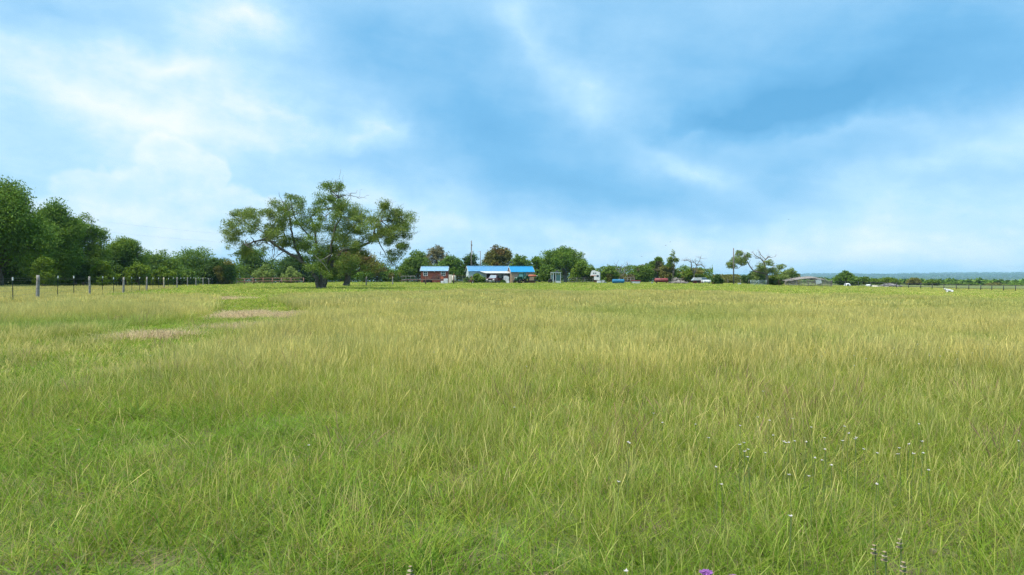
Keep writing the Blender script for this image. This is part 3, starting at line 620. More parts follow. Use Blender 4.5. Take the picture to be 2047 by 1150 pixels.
def rail_fence(name, label, cat, posts, h, rails, pr=0.045, rr_=0.025, mat=None, wires=(), post_mats=None, group=None):
    """posts: list of ground points; rails/wires: heights"""
    root = posts[0]; f = thing(name, label, cat, root, 0, group); mat = mat or RUST; rnd = random.Random(len(label))
    L = [tuple(p[i]-root[i] for i in range(3)) for p in posts]
    for i, p in enumerate(L):
        hh = h if not isinstance(h, (list, tuple)) else h[i]
        if post_mats and post_mats[i] in (POSTWOOD, TANWOOD, GREYWOOD): o = post_mesh(hh, 0.09, i).build('post', post_mats[i], f, True, p)
        else: o = MB().tube([(0, 0, -.3), (0, 0, hh)], pr, 8).build('post', (post_mats[i] if post_mats else mat), f, True, p)
        o.rotation_euler = (rnd.uniform(-.015, .015), rnd.uniform(-.015, .015), 0)
    for z in rails: MB().tube([(p[0], p[1], p[2]+z) for p in L], rr_, 6).build('rail', mat, f, True)
    for z in wires: MB().tube([(p[0], p[1]-.06, p[2]+z) for p in L], 0.006, 4).build('wire', WIRE, f)
    return f
rail_fence('pipe_fence', 'rusty brown pipe fence behind the big mesquite, left part', 'fence', [ground_at(p, 150) for p in (472, 488.7, 506, 526, 545, 563, 582, 607)], 1.36, (1.3, 0.7), 0.1, 0.075, paint('brown_rust_pipe', (.21, .12, .08), .8, .1, .3, 5.0))
rail_fence('wire_fence', 'wire fence of two grey wooden and three dark rusty posts before the farmyard', 'fence',
           [ground_at(732, 108), ground_at(785, 114), ground_at(851, 126), ground_at(907, 131), ground_at(943, 133)], [1.5, 1.5, 1.6, 2.0, 1.5], (), 0.1, 0.02, RUST, (0.4, 0.8, 1.2, 1.4), [POSTWOOD, POSTWOOD, RUST, RUST, RUST])
rail_fence('wire_fence', 'dark wire fence between the fence corner bush and the mesquite trunk', 'fence', [ground_at(p, 143) for p in (430, 452, 472)], 1.4, (), 0.05, 0.02, STEELPOST, (0.3, .6, .9, 1.2, 1.35))
rp = [ground_at(px, Yv) for px, Yv in [(1636, 178), (1662, 177.5), (1690, 177), (1716, 176), (1741, 175), (1767, 174), (1792, 172), (1816, 170), (1840.6, 168), (1863.5, 166.5), (1887, 165), (1911.7, 163.5), (1936.7, 162), (1960.6, 160.5), (1982.6, 159), (2006, 157.5), (2030, 156), (2056, 154.5), (2082, 153)]]
rail_fence('pipe_fence', 'long dark pipe fence across the right side in front of the valley', 'fence', rp, 1.36, (1.28, 0.5), 0.085, 0.05, DARKSTEEL, (0.7, 0.98))
rail_fence('pipe_fence', 'low grey pipe fence between the domed tree and the white camper', 'fence', [ground_at(px, 148) for px in (1137, 1153, 1169, 1185, 1200)], 1.2, (1.15, 0.75, 0.35), 0.04, 0.025, WIRE)
rail_fence('plank_fence', 'weathered brown plank fence scrap between the blue tank and the red rimmed trough', 'fence', [ground_at(px, 160) for px in (1247, 1254, 1261, 1268)], 1.3, (1.2, 0.8, 0.4), 0.05, 0.05, GREYWOOD)
rail_fence('pipe_fence', 'sparse wire fence right of the small dark evergreen', 'fence', [ground_at(px, 168) for px in (1440, 1455, 1480, 1497)], 1.2, (), 0.05, 0.02, GREYWOOD, (0.5, .8, 1.1))

# ------------------------------------------------------------------ farm buildings
BLUEROOF = paint('blue_metal_roof', (0.085, 0.235, 0.40), 0.45, 0.0, 0.08, 1.5, (0.25, 0.4, 0.55), 0.25)
PALEBLUEROOF = paint('faded_blue_metal_roof', (0.19, 0.34, 0.45), 0.45, 0.0, 0.08, 1.5, (0.4, 0.5, 0.56), 0.3)
BRIGHTBLUE = paint('bright_blue_metal_roof', (0.02, 0.22, 0.42), 0.45, 0.0, 0.08, 1.5)
REDBOARD = boards('red_brown_boards', (0.145, 0.040, 0.024), (0.20, 0.06, 0.036), 0.18, 2)
PALEWALL = boards('pale_blue_siding', (0.50, 0.60, 0.60), (0.58, 0.67, 0.66), 0.2, 2, 0.7, (0.35, 0.38, 0.33))
TANWALL = boards('tan_boards', (0.30, 0.21, 0.135), (0.40, 0.30, 0.20), 0.22, 2)
def gable_roof(t, w, d, he, hr, mat, over=0.2, trim=None, flat_name='roof'):
    """ridge along x, eaves at +-d/2"""
    th = 0.05; sl = (hr-he)/(d/2); rm = MB(); x0, x1 = -w/2-over, w/2+over; yo = d/2+over; ze = he-sl*over
    rm.prism([(-yo, ze), (0, hr), (yo, ze), (yo, ze+th), (0, hr+th), (-yo, ze+th)], x0, x1, 'x')
    n = int(w/0.3)
    for i in range(n+1):
        x = x0+0.03+(x1-x0-0.06)*i/n
        for s in (-1, 1):
            rm.tube([(x, s*yo, ze+th+.012), (x, s*0.03, hr+th+.010)], 0.02, 4)
    o = rm.build(flat_name, mat, t)
    rc = MB().prism([(-.16, hr+th-.02), (0, hr+th+.055), (.16, hr+th-.02)], x0, x1, 'x').build('ridge_cap', mat, o)
    if trim:
        for x in (x0-.02, x1+.02):
            for s in (-1, 1):
                m_ = MB(); m_.add([(x-.02, s*yo, ze-.1), (x-.02, 0, hr-.1), (x-.02, 0, hr+.02), (x-.02, s*yo, ze+.02), (x+.02, s*yo, ze-.1), (x+.02, 0, hr-.1), (x+.02, 0, hr+.02), (x+.02, s*yo, ze+.02)], [(0, 1, 2, 3), (4, 7, 6, 5), (0, 4, 5, 1), (3, 2, 6, 7), (0, 3, 7, 4), (1, 5, 6, 2)]); m_.build('barge_board', trim, o)
    return o
def gable_walls(t, w, d, he, hr, mat):
    return MB().prism([(-d/2, -.1), (d/2, -.1), (d/2, he), (0, hr), (-d/2, he)], -w/2, w/2, 'x').build('wall', mat, t)
def window(t, x, y, z, w, h, cols=2, rows=2, frame=None, ny=-1):
    frame = frame or WHITE; f = .07; m_ = MB()
    m_.box((x, y+ny*.02, z+h/2-f/2), (w, .07, f)); m_.box((x, y+ny*.02, z-h/2+f/2), (w, .09, f)); m_.box((x-w/2+f/2, y+ny*.018, z), (f, .07, h-2*f)); m_.box((x+w/2-f/2, y+ny*.018, z), (f, .07, h-2*f))
    o = m_.build('window', frame, t)
    pw, ph = (w-2*f)/cols, (h-2*f)/rows
    for i in range(cols):
        for j in range(rows): MB().box((x-w/2+f+pw*(i+.5), y+ny*.004, z-h/2+f+ph*(j+.5)), (pw-.03, .012, ph-.03)).build('pane', GLASS, o)
    b = MB()
    for i in range(1, cols): b.box((x-w/2+f+pw*i, y+ny*.012, z), (.03, .03, h-2*f))
    for j in range(1, rows): b.box((x, y+ny*.014, z-h/2+f+ph*j), (w-2*f, .04, .05))
    b.build('glazing_bar', frame, o)
    return o
# red shed
Ys = 148.0; s = Ys/F
t = thing('red_shed', 'small red-brown boarded shed with pale blue metal roof and two white windows', 'shed', ground_at(869.5, Ys))
w_, d_ = 53*s, 3.2; zb = gz(X(869.5, Ys), Ys); he = Z(541.5, Ys)-zb; hr = Z(533, Ys)-zb-.05
gable_walls(t, w_, d_, he, hr, REDBOARD); gable_roof(t, w_, d_, he, hr, PALEBLUEROOF, .14, WHITE)
for px in (852.3, 887.5): window(t, X(px, Ys)-X(869.5, Ys), -d_/2, Z(547.5, Ys)-zb, .95, .95)
MB().box((X(869.8, Ys)-X(869.5, Ys), -d_/2-.06, Z(543.4, Ys)-zb), (.16, .1, .12)).build('wall_lamp', WHITE, t)
MB().box((0.1, -d_/2-.02, .95), (.9, .05, 1.9)).build('door', REDBOARD, t)
# house with blue roof, porch
Yh = 150.0; s = Yh/F; RZ = R(11)
t = thing('house', 'long low house with pale walls, blue metal roof and shaded porch', 'house', ground_at(975, Yh), RZ)
zb = gz(X(975, Yh), Yh); w_, d_ = 8.9, 5.2; he = Z(542.3, Yh)-zb; hr = Z(532.8, Yh)-zb
gable_walls(t, w_, d_, he, hr, PALEWALL); gable_roof(t, w_, d_, he, hr, BLUEROOF, .22, WHITE)
window(t, -2.9, -d_/2, 1.45, 1.0, 1.35, 2, 2); window(t, 1.0, -d_/2, 1.5, 1.0, 1.1, 2, 2); window(t, 3.0, -d_/2, 1.5, .9, 1.1, 2, 2)
MB().box((-.2, -d_/2-.02, 1.0), (.9, .06, 2.0)).build('door', paint('dark_door', (.06, .045, .035)), t)
pr = MB(); pr.add([(-2.2, -d_/2-.03, he-.06), (4.75, -d_/2-.03, he-.06), (5.0, -d_/2-2.5, he-.52), (-1.2, -d_/2-2.5, he-.52), (-2.2, -d_/2-.03, he), (4.75, -d_/2-.03, he), (5.0, -d_/2-2.5, he-.45), (-1.2, -d_/2-2.5, he-.45)], [(0, 1, 2, 3), (4, 7, 6, 5), (0, 4, 5, 1), (1, 5, 6, 2), (2, 6, 7, 3), (3, 7, 4, 0)])
pr.build('porch_roof', paint('white_porch_metal', (.46, .46, .46), .5, 0, .08, 2.0, (.45, .4, .36), .4), t)
for x in (-1.1, 0.9, 2.9, 4.9): MB().box((x, -d_/2-2.4, (he-.55)/2), (.1, .1, he-.55)).build('porch_post', GREYWOOD, t)
MB().box((1.9, -d_/2-1.25, .08), (6.2, 2.4, .16)).build('porch_floor', GREYWOOD, t)
MB().box((-4.6, -d_/2-.05, 1.2), (.12, .12, 2.4)).build('corner_board', WHITE, t)
# tan annex
Ya = 147.0
t = thing('annex', 'tan boarded shed with bright blue roof joined to the house end', 'shed', ground_at(1041, Ya), R(11))
zb = gz(X(1041, Ya), Ya); w_, d_ = 4.9, 4.2; he = Z(543.6, Ya)-zb; hr = Z(533.2, Ya)-zb
gable_walls(t, w_, d_, he, hr, TANWALL); gable_roof(t, w_, d_, he, hr, BRIGHTBLUE, .16, paint('pale_trim', (.5, .48, .42)))
window(t, 0.9, -d_/2, 1.4, .7, .8, 1, 2, GREYWOOD)
MB().box((-1.3, -d_/2-.02, .95), (.95, .06, 1.9)).build('door', GREYWOOD, t)
# house yard shrub
dtree(938, 972, 546, 568, 143, 'mid', 'scraggly green shrub in front of the pale house wall', 3200, name='shrub', cat='shrub', low=0.0, group='shrubs around the farmyard', second=('dark', .4))
dtree(926, 942, 553, 568, 143, 'mid', 'small green shrub at the left corner of the house', 1500, name='shrub', cat='shrub', low=0.0, group='shrubs around the farmyard')
dtree(1000, 1012, 560, 568, 141, 'dark', 'little dark green plant beside the parked pickup', 900, name='shrub', cat='shrub', low=0.0, group='shrubs around the farmyard')

# ------------------------------------------------------------------ vehicles and machines
def wheel(t, c, r_, w, rim_mat, axis='y', tyre_mat=None):
    o = MB().lathe([(r_*.62, -w/2), (r_*.93, -w/2), (r_, -w*.3), (r_, w*.3), (r_*.93, w/2), (r_*.62, w/2)], c, 18, axis).build('wheel', tyre_mat or RUBBER, t, True)
    MB().lathe([(r_*.15, -w*.52), (r_*.6, -w*.46), (r_*.6, w*.46), (r_*.15, w*.52)], c, 14, axis).build('rim', rim_mat, o)
    return o
MAROON = paint('maroon_car_paint', (0.10, 0.014, 0.02), 0.25, 0.1, 0.1, 2.0)
CHROME = paint('chrome', (0.6, 0.6, 0.62), 0.2, 0.9, 0.1, 3.0)
def pickup():
    t = thing('pickup_truck', 'dark maroon pickup truck parked before the house porch', 'truck', ground_at(988, 143), R(-106))
    # truck built along +x (front at +x)
    b = MB(); b.prism([(-2.6, .55), (2.6, .5), (2.68, .62), (2.66, .98), (2.5, 1.06), (1.15, 1.12), (-.75, 1.12), (-2.6, 1.12)], -.93, .93, 'y'); b.build('body', MAROON, t)
    c = MB(); c.add([(-.95, -.88, 1.1), (1.2, -.88, 1.1), (1.2, .88, 1.1), (-.95, .88, 1.1), (-.75, -.7, 1.78), (.42, -.7, 1.78), (.42, .7, 1.78), (-.75, .7, 1.78)], [(0, 1, 5, 4), (1, 2, 6, 5), (2, 3, 7, 6), (3, 0, 4, 7), (4, 5, 6, 7), (3, 2, 1, 0)]); c.build('cab', MAROON, t)
    g = MB(); g.add([(1.16, -.78, 1.15), (1.16, .78, 1.15), (.5, .64, 1.73), (.5, -.64, 1.73)], [(0, 1, 2, 3)]); g.v = [(x+.03, y, z+.01) for x, y, z in g.v]; g.build('windshield', glass_mat('windscreen', (.25, .3, .33)), t)  # windscreen paler than the other glass, sky glare put into its colour
    for s_ in (-1, 1):
        g = MB(); g.add([(.95, s_*.885, 1.16), (-.75, s_*.885, 1.16), (-.62, s_*.73, 1.7), (.4, s_*.73, 1.7)], [(0, 1, 2, 3)]); g.v = [(x, y+s_*.012, z) for x, y, z in g.v]; g.build('side_window', GLASS, t)
        MB().box((1.0, s_*1.03, 1.22), (.1, .2, .16)).build('mirror', DARKSTEEL, t)
        MB().box((2.675, s_*.7, .85), (.05, .34, .2)).build('headlight', paint('lamp_lens', (.7, .7, .66), .1), t)
        for x in (-1.65, 1.7): wheel(t, (x, s_*.86, .38), .38, .26, CHROME)
    MB().box((2.69, 0, .85), (.05, 1.0, .24)).build('grille', DARKSTEEL, t); MB().box((2.74, 0, .56), (.16, 1.84, .2)).build('bumper', CHROME, t)
    MB().box((2.83, 0, .56), (.02, .32, .13)).build('number_plate', WHITE, t)
    MB().box((-1.68, 0, 1.14), (1.5, 1.6, .03)).build('bed', DARKSTEEL, t); MB().add([(1.35, -.75, 1.125), (2.45, -.7, 1.075), (2.45, .7, 1.075), (1.35, .75, 1.125)], [(0, 1, 2, 3)]).build('hood', paint('painted_hood_glare', (.45, .38, .39), .35), t)  # pale panel over the maroon hood: sky glare painted as colour
    MB().box((-2.65, 0, .6), (.12, 1.8, .18)).build('bumper', CHROME, t)
pickup()
JGREEN = paint('tractor_green', (0.012, 0.06, 0.022), 0.4, 0, .15, 3.0); JYEL = paint('tractor_yellow', (0.62, 0.45, 0.03), .45, 0, .1, 3.0)
def tractor():
    t = thing('tractor', 'green tractor with cab and yellow wheels beside the tan annex', 'tractor', ground_at(1042, 142), R(236))
    for s_ in (-1, 1):
        wheel(t, (-.75, s_*.8, .78), .78, .42, JYEL); wheel(t, (1.35, s_*.72, .45), .45, .3, JYEL)
        f = MB(); f.lathe([(.82, -.24), (.88, -.24), (.88, .24), (.82, .24)], (-.75, s_*.8, .82), 16, 'y'); f.v = [(x, y, max(z, 1.0)) for x, y, z in f.v]; f.build('fender', JGREEN, t)
        MB().box((1.99, s_*.2, 1.2), (.05, .18, .14)).build('headlight', WHITE, t)
    h = MB(); h.prism([(.15, .75), (1.95, .7), (1.98, 1.25), (1.8, 1.38), (.15, 1.45)], -.34, .34, 'y'); h.build('hood', JGREEN, t)
    MB().box((.3, 0, .62), (2.6, .45, .35)).build('chassis', DARKSTEEL, t)
    cab = MB()
    for x, x2 in ((-.95, -.85), (.15, .05)):
        for s_ in (-1, 1): cab.tube([(x, s_*.62, .95), (x2, s_*.55, 2.2)], .045, 6)
    cab.box((-.4, 0, .98), (1.15, 1.25, .12)); c = cab.build('cab', JGREEN, t)
    MB().box((-.4, 0, 2.25), (1.3, 1.35, .14), 0, .9).build('roof', JGREEN, c)
    MB().box((.11, 0, 1.6), (.02, 1.05, 1.1)).build('pane', TEALGLASS, c); MB().box((-.9, 0, 1.6), (.02, 1.05, 1.1)).build('pane', TEALGLASS, c)
    for s_ in (-1, 1): MB().box((-.4, s_*.585, 1.6), (.85, .02, 1.1)).build('pane', TEALGLASS, c)
    MB().box((-.5, 0, 1.15), (.45, .5, .12)).build('seat', JYEL, t); MB().tube([(1.2, .2, 1.35), (1.2, .2, 2.0)], .04, 6).build('exhaust', DARKSTEEL, t)
tractor()
ORANGE = paint('faded_orange_paint', (0.42, 0.11, 0.055), .5, 0, .15, 2.0, (.5, .2, .12), .4)
t = thing('fuel_tank', 'faded orange horizontal tank on a dark raised stand beside the tractor', 'tank', ground_at(1064, 140))
MB().lathe([(.05, -.84), (.15, -.8), (.21, -.65), (.21, .55), (.15, .72), (.08, .85)], (0, 0, 1.62), 16, 'x').build('tank', ORANGE, t, True)
for x in (-.6, .6):
    for y in (-.35, .35): MB().tube([(x*1.1, y, 0), (x, y*.6, 1.42)], .04, 6).build('leg', DARKSTEEL, t)
MB().box((0, 0, .62), (1.75, .9, .12)).build('shelf', DARKSTEEL, t); MB().box((-.1, 0, .3), (1.3, .7, .5)).build('base', RUST, t)
MB().lathe([(.05, .88), (.05, 1.05)], (0, 0, 1.62), 8, 'x').build('valve', WHITE, t)
# flatbed trailer with machine
def trailer():
    Y_ = 139.0; t = thing('flatbed_trailer', 'long low flatbed trailer with pale front rack before the red shed', 'trailer', ground_at(846, Y_))
    x0, x1 = X(812, Y_)-X(846, Y_), X(884, Y_)-X(846, Y_)
    for k in range(7): MB().box(((x0+x1)/2, -.9+.3*k, .86), (x1-x0, .27, .06)).build('plank', GREYWOOD, t)
    m_ = MB(); m_.box(((x0+x1)/2, -1.02, .76), (x1-x0, .08, .14)); m_.box(((x0+x1)/2, 1.02, .76), (x1-x0, .08, .14))
    for k in range(6): m_.box((x0+.3+(x1-x0-.6)*k/5, 0, .74), (.08, 1.96, .1))
    m_.tube([(x0, 0, .72), (x0-1.3, 0, .55)], .06, 6); m_.build('chassis', RUST, t)
    rk = MB()
    for x in (x0-.75, x0+.1, x0+1.0, x0+1.9): rk.tube([(x, -.9, .2 if x < x0 else .88), (x, -.9, 1.5)], .04, 6)
    rk.tube([(x0-.75, -.9, 1.5), (x0+1.9, -.9, 1.5)], .04, 6); rk.tube([(x0-.75, -.9, .75), (x0+.1, -.9, .85)], .04, 6); rk.build('rack', WIRE, t)
    for x in (.5, 1.35):
        for s_ in (-1, 1): wheel(t, (x, s_*.85, .4), .4, .22, RUST)
    for x in (x0+.4, x1-.3): MB().tube([(x, 0, 0), (x, 0, .72)], .05, 6).build('jack', DARKSTEEL, t)
trailer()
MACH = paint('rusty_maroon_machine', (.11, .04, .035), .7, .1, .4, 3.0, (.03, .025, .025), .7)
t = thing('rusty_machine', 'rusty dark hooded farm machine standing on the flatbed trailer', 'machine', (X(872.5, 139.3), 139.3, gz(X(872.5, 139.3), 139.3)+.89))
MB().prism([(-1.15, 0), (-.75, .55), (-.6, .95), (-.2, 1.05), (.3, 1.0), (.55, .7), (.6, 0)], -.6, .6, 'y').build('hood', MACH, t)
MB().lathe([(.1, -.7), (.42, -.68), (.42, .68), (.1, .7)], (.1, 0, .45), 16, 'y').build('drum', RUST, t)
MB().tube([(.55, 0, .75), (.95, 0, .85), (1.25, 0, .6)], .09, 8).build('spout', MACH, t); MB().lathe([(.05, -.1), (.3, -.1), (.3, .1), (.05, .1)], (1.15, 0, .3), 14, 'y').build('wheel', ORANGE, t)
# white goods and tanks in the yard
def box_thing(name, label, cat, px, Y_, w, d, h, mat, rz=0.0, group=None, parts=()):
    t = thing(name, label, cat, ground_at(px, Y_), rz, group)
    m_ = MB().box((0, 0, h/2), (w, d, h)); o = m_.build('cabinet', mat, t); bv = o.modifiers.new('bevel', 'BEVEL'); bv.width = .03; bv.segments = 2
    MB().box((0, -d/2-.012, h*.5), (w*.94, .02, h*.94)).build('door', mat, t); MB().box((w*.38, -d/2-.04, h*.62), (.03, .04, h*.25)).build('handle', CHROME, t)
    return t
box_thing('chest_freezer', 'tall white appliance standing between the trailer and the shed corner', 'appliance', 891.2, 137.5, .85, .7, 1.0, WHITE, .1)
box_thing('white_cabinet', 'low white cabinet left of the tall white appliance', 'appliance', 884.8, 137.2, .6, .6, .55, WHITE, -.1)
box_thing('white_cupboard', 'tall narrow white cupboard right of the red shed', 'cupboard', 900, 141, .6, .6, 1.75, OFFWHITE)
t = thing('cream_tank', 'upright cream tank behind the tall rusty post', 'tank', ground_at(907, 138)); MB().lathe([(.2, .5), (.38, .58), (.42, .75), (.42, 1.35), (.36, 1.55), (.15, 1.66)], (0, 0, 0), 16).build('vessel', OFFWHITE, t, True)
for a in (0, 2.1, 4.2): MB().tube([(.33*math.cos(a), .33*math.sin(a), 0), (.3*math.cos(a), .3*math.sin(a), .62)], .04, 6).build('leg', DARKSTEEL, t)
MB().lathe([(.06, 1.64), (.06, 1.76)], (0, 0, 0), 8).build('cap', DARKSTEEL, t)
t = thing('yard_gate', 'dark pipe gate between the tall rusty post and the house', 'gate', ground_at(925, 134))
gw = 26*134/F; g = MB()
for z in (.25, .6, .95, 1.3, 1.6): MB().tube([(-gw/2, 0, z), (gw/2, 0, z)], .025, 6).build('rail', RUST if z in (.25, 1.6) else DARKSTEEL, t)
for x in (-gw/2, 0, gw/2): MB().tube([(x, 0, .2), (x, 0, 1.62)], .03, 6).build('upright', GREYWOOD, t)
box_thing('refrigerator', 'white refrigerator standing on the porch near the annex', 'refrigerator', 1010.6, 143.2, .75, .7, 1.55, WHITE, .15)
box_thing('white_locker', 'narrow white locker beside the refrigerator by the annex corner', 'locker', 1015, 142, .5, .5, 1.4, WHITE, .1)
box_thing('white_box', 'small white box on the grass before the annex corner', 'box', 1015.3, 138.5, .6, .5, .5, WHITE, -.1)
# tiller / red scrap under the house window
t = thing('garden_cart', 'small dark red cart with white wheel by the house corner', 'cart', ground_at(942, 139)); MB().prism([(-.5, .35), (.5, .35), (.62, .65), (-.62, .65)], -.35, .35, 'y').build('tub', MACH, t)
for s_ in (-1, 1): wheel(t, (.3, s_*.4, .25), .25, .1, WHITE)
MB().tube([(-.6, 0, .6), (-1.0, 0, .85)], .025, 6).build('handle', DARKSTEEL, t)
# glass booth
def booth():
    Y_ = 142.0; t = thing('glass_booth', 'white framed glass booth standing under the domed tree', 'booth', ground_at(1111, Y_), R(14)); a, h = .78, 2.15
    m_ = MB()
    for x in (-a, -.25, a):
        for y in (-a, a): m_.box((x, y, h/2+.05), (.09, .09, h))
    for y in (-a, a): m_.box((0, y, h+.05), (2*a+.1, .1, .12)); m_.box((0, y, .5), (2*a-.1, .06, .07))
    for x in (-a, a): m_.box((x, 0, h+.05), (.1, 2*a-.1, .12)); m_.box((x, 0, .5), (.06, 2*a-.1, .07))
    m_.build('frame', WHITE, t); MB().box((0, 0, h+.15), (2*a+.2, 2*a+.2, .08)).build('roof', GALV, t); MB().lathe([(.35, h+.19), (.3, h+.4), (.1, h+.55)], (0.3, 0, 0), 12).build('roof_vent', DARKSTEEL, t)
    for y in (-a, a): MB().box((.27, y, 1.15), (.9, .02, 1.2)).build('pane', glass_mat('booth_glass', (.05, .13, .13)) if 'booth_glass' not in MATS else MATS['booth_glass'], t)
    for x in (-a, a): MB().box((x, 0, 1.15), (.02, 1.3, 1.2)).build('pane', MATS['booth_glass'], t)
    MB().box((.27, -a-.01, .28), (.94, .05, .34)).build('kick_panel', WHITE, t); MB().box((0, 0, .05), (1.5, 1.5, .1)).build('floor', DARKSTEEL, t)
booth()
t = thing('old_tyre', 'worn dark tyre leaning at the left of the glass booth', 'tyre', ground_at(1100, 140), .5); MB().lathe([(.3, -.14), (.46, -.15), (.5, -.08), (.5, .08), (.46, .15), (.3, .14)], (0, 0, .5), 18, 'y').build('tread', RUBBER, t, True); MB().lathe([(.08, -.08), (.28, -.1), (.28, .1), (.08, .08)], (0, 0, .5), 14, 'y').build('rim', RUST, t)
# camper
def camper():
    Y_ = 146.5; t = thing('camper', 'white slide-in camper with overhanging front behind the low grey fence', 'camper', ground_at(1190, Y_), R(-12))
    MB().prism([(-1.0, 1.55), (-.85, 2.3), (-.6, 2.75), (-.3, 2.75), (1.0, 2.35), (1.0, .7), (-.2, .7), (-.2, 1.55)], -.95, .95, 'y').build('shell', WHITE, t)
    for x in (-.25, .15): MB().box((x, -.96, 2.15), (.28, .03, .24)).build('window', GLASS, t)
    MB().box((.6, -.96, 1.55), (.5, .03, .4)).build('window', GLASS, t); MB().box((.4, 0, .45), (1.2, 1.7, .5)).build('base', RUST, t); MB().box((-.3, -.975, 1.62), (1.2, .03, .1)).build('stripe', ORANGE, t)
camper()
box_thing('white_cooler', 'white cooler box on the grass in front of the camper', 'box', 1196.8, 140, .72, .5, .6, WHITE)
TARP = paint('grey_green_tarp', (.24, .27, .26), .8, 0, .25, 3.0)
def heap(name, label, cat, px, Y_, w, d, h, mat, seed, group=None, n=18, m=8, pieces=None):
    r = np.random.default_rng(seed); t = thing(name, label, cat, ground_at(px, Y_), 0, group); v = []; f = []
    for j in range(m+1):
        for i in range(n):
            a = 2*math.pi*i/n; q = j/m; rad = (1-q)**.6*(1+.22*r.normal()); v.append((math.cos(a)*rad*w/2, math.sin(a)*rad*d/2, h*q**.8*(1+.12*r.normal()) if j else -.05))
    for j in range(m):
        for i in range(n): f.append((j*n+i, j*n+(i+1) % n, (j+1)*n+(i+1) % n, (j+1)*n+i))
    f.append(tuple(m*n+i for i in range(n))); MB().add(v, f).build('cover' if not pieces else 'core', mat, t)
    if pieces:
        nm, pm, cnt, L = pieces
        for k in range(cnt):
            a = r.uniform(0, 6.28); c = np.array([r.uniform(-.45, .45)*w, r.uniform(-.4, .4)*d, r.uniform(.15, .8)*h]); e = np.array([math.cos(a), math.sin(a)*.6, r.normal()*.25])*L*r.uniform(.5, 1)
            MB().tube([c-e/2, c+e/2], r.uniform(.03, .08), 5).build(nm, pm, t)
    return t
heap('tarp_heap', 'grey-green tarp heap right of the white cooler box', 'tarp', 1205, 141.5, 1.5, 1.2, .65, TARP, 2)
# blue tank, trough, red tank
BLUE = paint('blue_plastic', (.015, .14, .27), .45, 0, .15, 2.0, (.08, .22, .3), .4)
t = thing('water_tank', 'long blue ribbed water tank lying on the grass', 'tank', ground_at(1236, 138)); n = 8; prof = [(.15, -1.25), (.38, -1.18)]
for i in range(n): x = -1.1+2.2*i/n; prof += [(.44, x), (.44, x+.18), (.41, x+.22)]
prof += [(.44, 1.12), (.38, 1.18), (.15, 1.25)]; MB().lathe(prof, (0, 0, .5), 18, 'x').build('vessel', BLUE, t, True); MB().box((0, 0, .05), (2.2, .6, .1)).build('skid', GREYWOOD, t); MB().lathe([(.12, .9), (.12, 1.0)], (.2, 0, 0), 10).build('filler_cap', WHITE, t)
t = thing('trough', 'white trough with dark red rim right of the blue water tank', 'trough', ground_at(1271, 138)); MB().prism([(-.75, .08), (.75, .08), (.85, .55), (-.85, .55)], -.35, .35, 'y').build('basin', WHITE, t); MB().box((0, 0, .62), (1.8, .86, .13)).build('rim', paint('dark_red_paint', (.3, .02, .04), .5), t); MB().box((-.95, 0, .3), (.12, .12, .6)).build('leg', DARKSTEEL, t)
REDTANK = paint('faded_red_tank', (.22, .045, .045), .6, 0, .15, 2.0, (.28, .12, .11), .5)
t = thing('red_tank', 'large faded red cylindrical tank on steel skids', 'tank', ground_at(1322, 140)); MB().lathe([(.1, -1.42), (.3, -1.36), (.41, -1.2), (.41, 1.2), (.3, 1.36), (.1, 1.42)], (0, 0, .82), 20, 'x').build('vessel', REDTANK, t, True)
for x in (-.05,): MB().lathe([(.42, x-.04), (.425, x), (.42, x+.04)], (0, 0, .82), 20, 'x').build('strap', RUST, t)
for y in (-.3, .3): MB().box((-.1, y, .12), (3.2, .1, .1)).build('skid', DARKSTEEL, t)
for x in (-1.0, 1.0): MB().box((x, 0, .3), (.12, .7, .38)).build('saddle', DARKSTEEL, t)
MB().lathe([(.14, 1.2), (.14, 1.34)], (-1.3, 0, 0), 10).build('manhole', RUST, t)
t = thing('bucket', 'small white bucket left of the red tank', 'bucket', ground_at(1303.5, 136)); MB().lathe([(.13, 0), (.17, .33), (.18, .36), (.15, .36), (.14, .1)], (0, 0, 0), 14).build('pail', WHITE, t, True); MB().tube([(-.17, 0, .34), (-.1, -.1, .22), (.1, -.1, .22), (.17, 0, .34)], .008, 4).build('handle', WIRE, t)
heap('scrap_heap', 'grey scrap wood heap between the red tank and the small hut', 'heap', 1356, 141, 4.0, 1.6, .75, GREYWOOD, 8, None, 18, 6, ('scrap_board', GREYWOOD, 34, 1.7))
heap('brush_heap', 'dry grey brush pile behind the scrap wood heap', 'heap', 1352, 147, 2.0, 1.5, 1.35, DEADWOOD, 9, None, 14, 6, ('dry_branch', DEADWOOD, 40, 1.5))
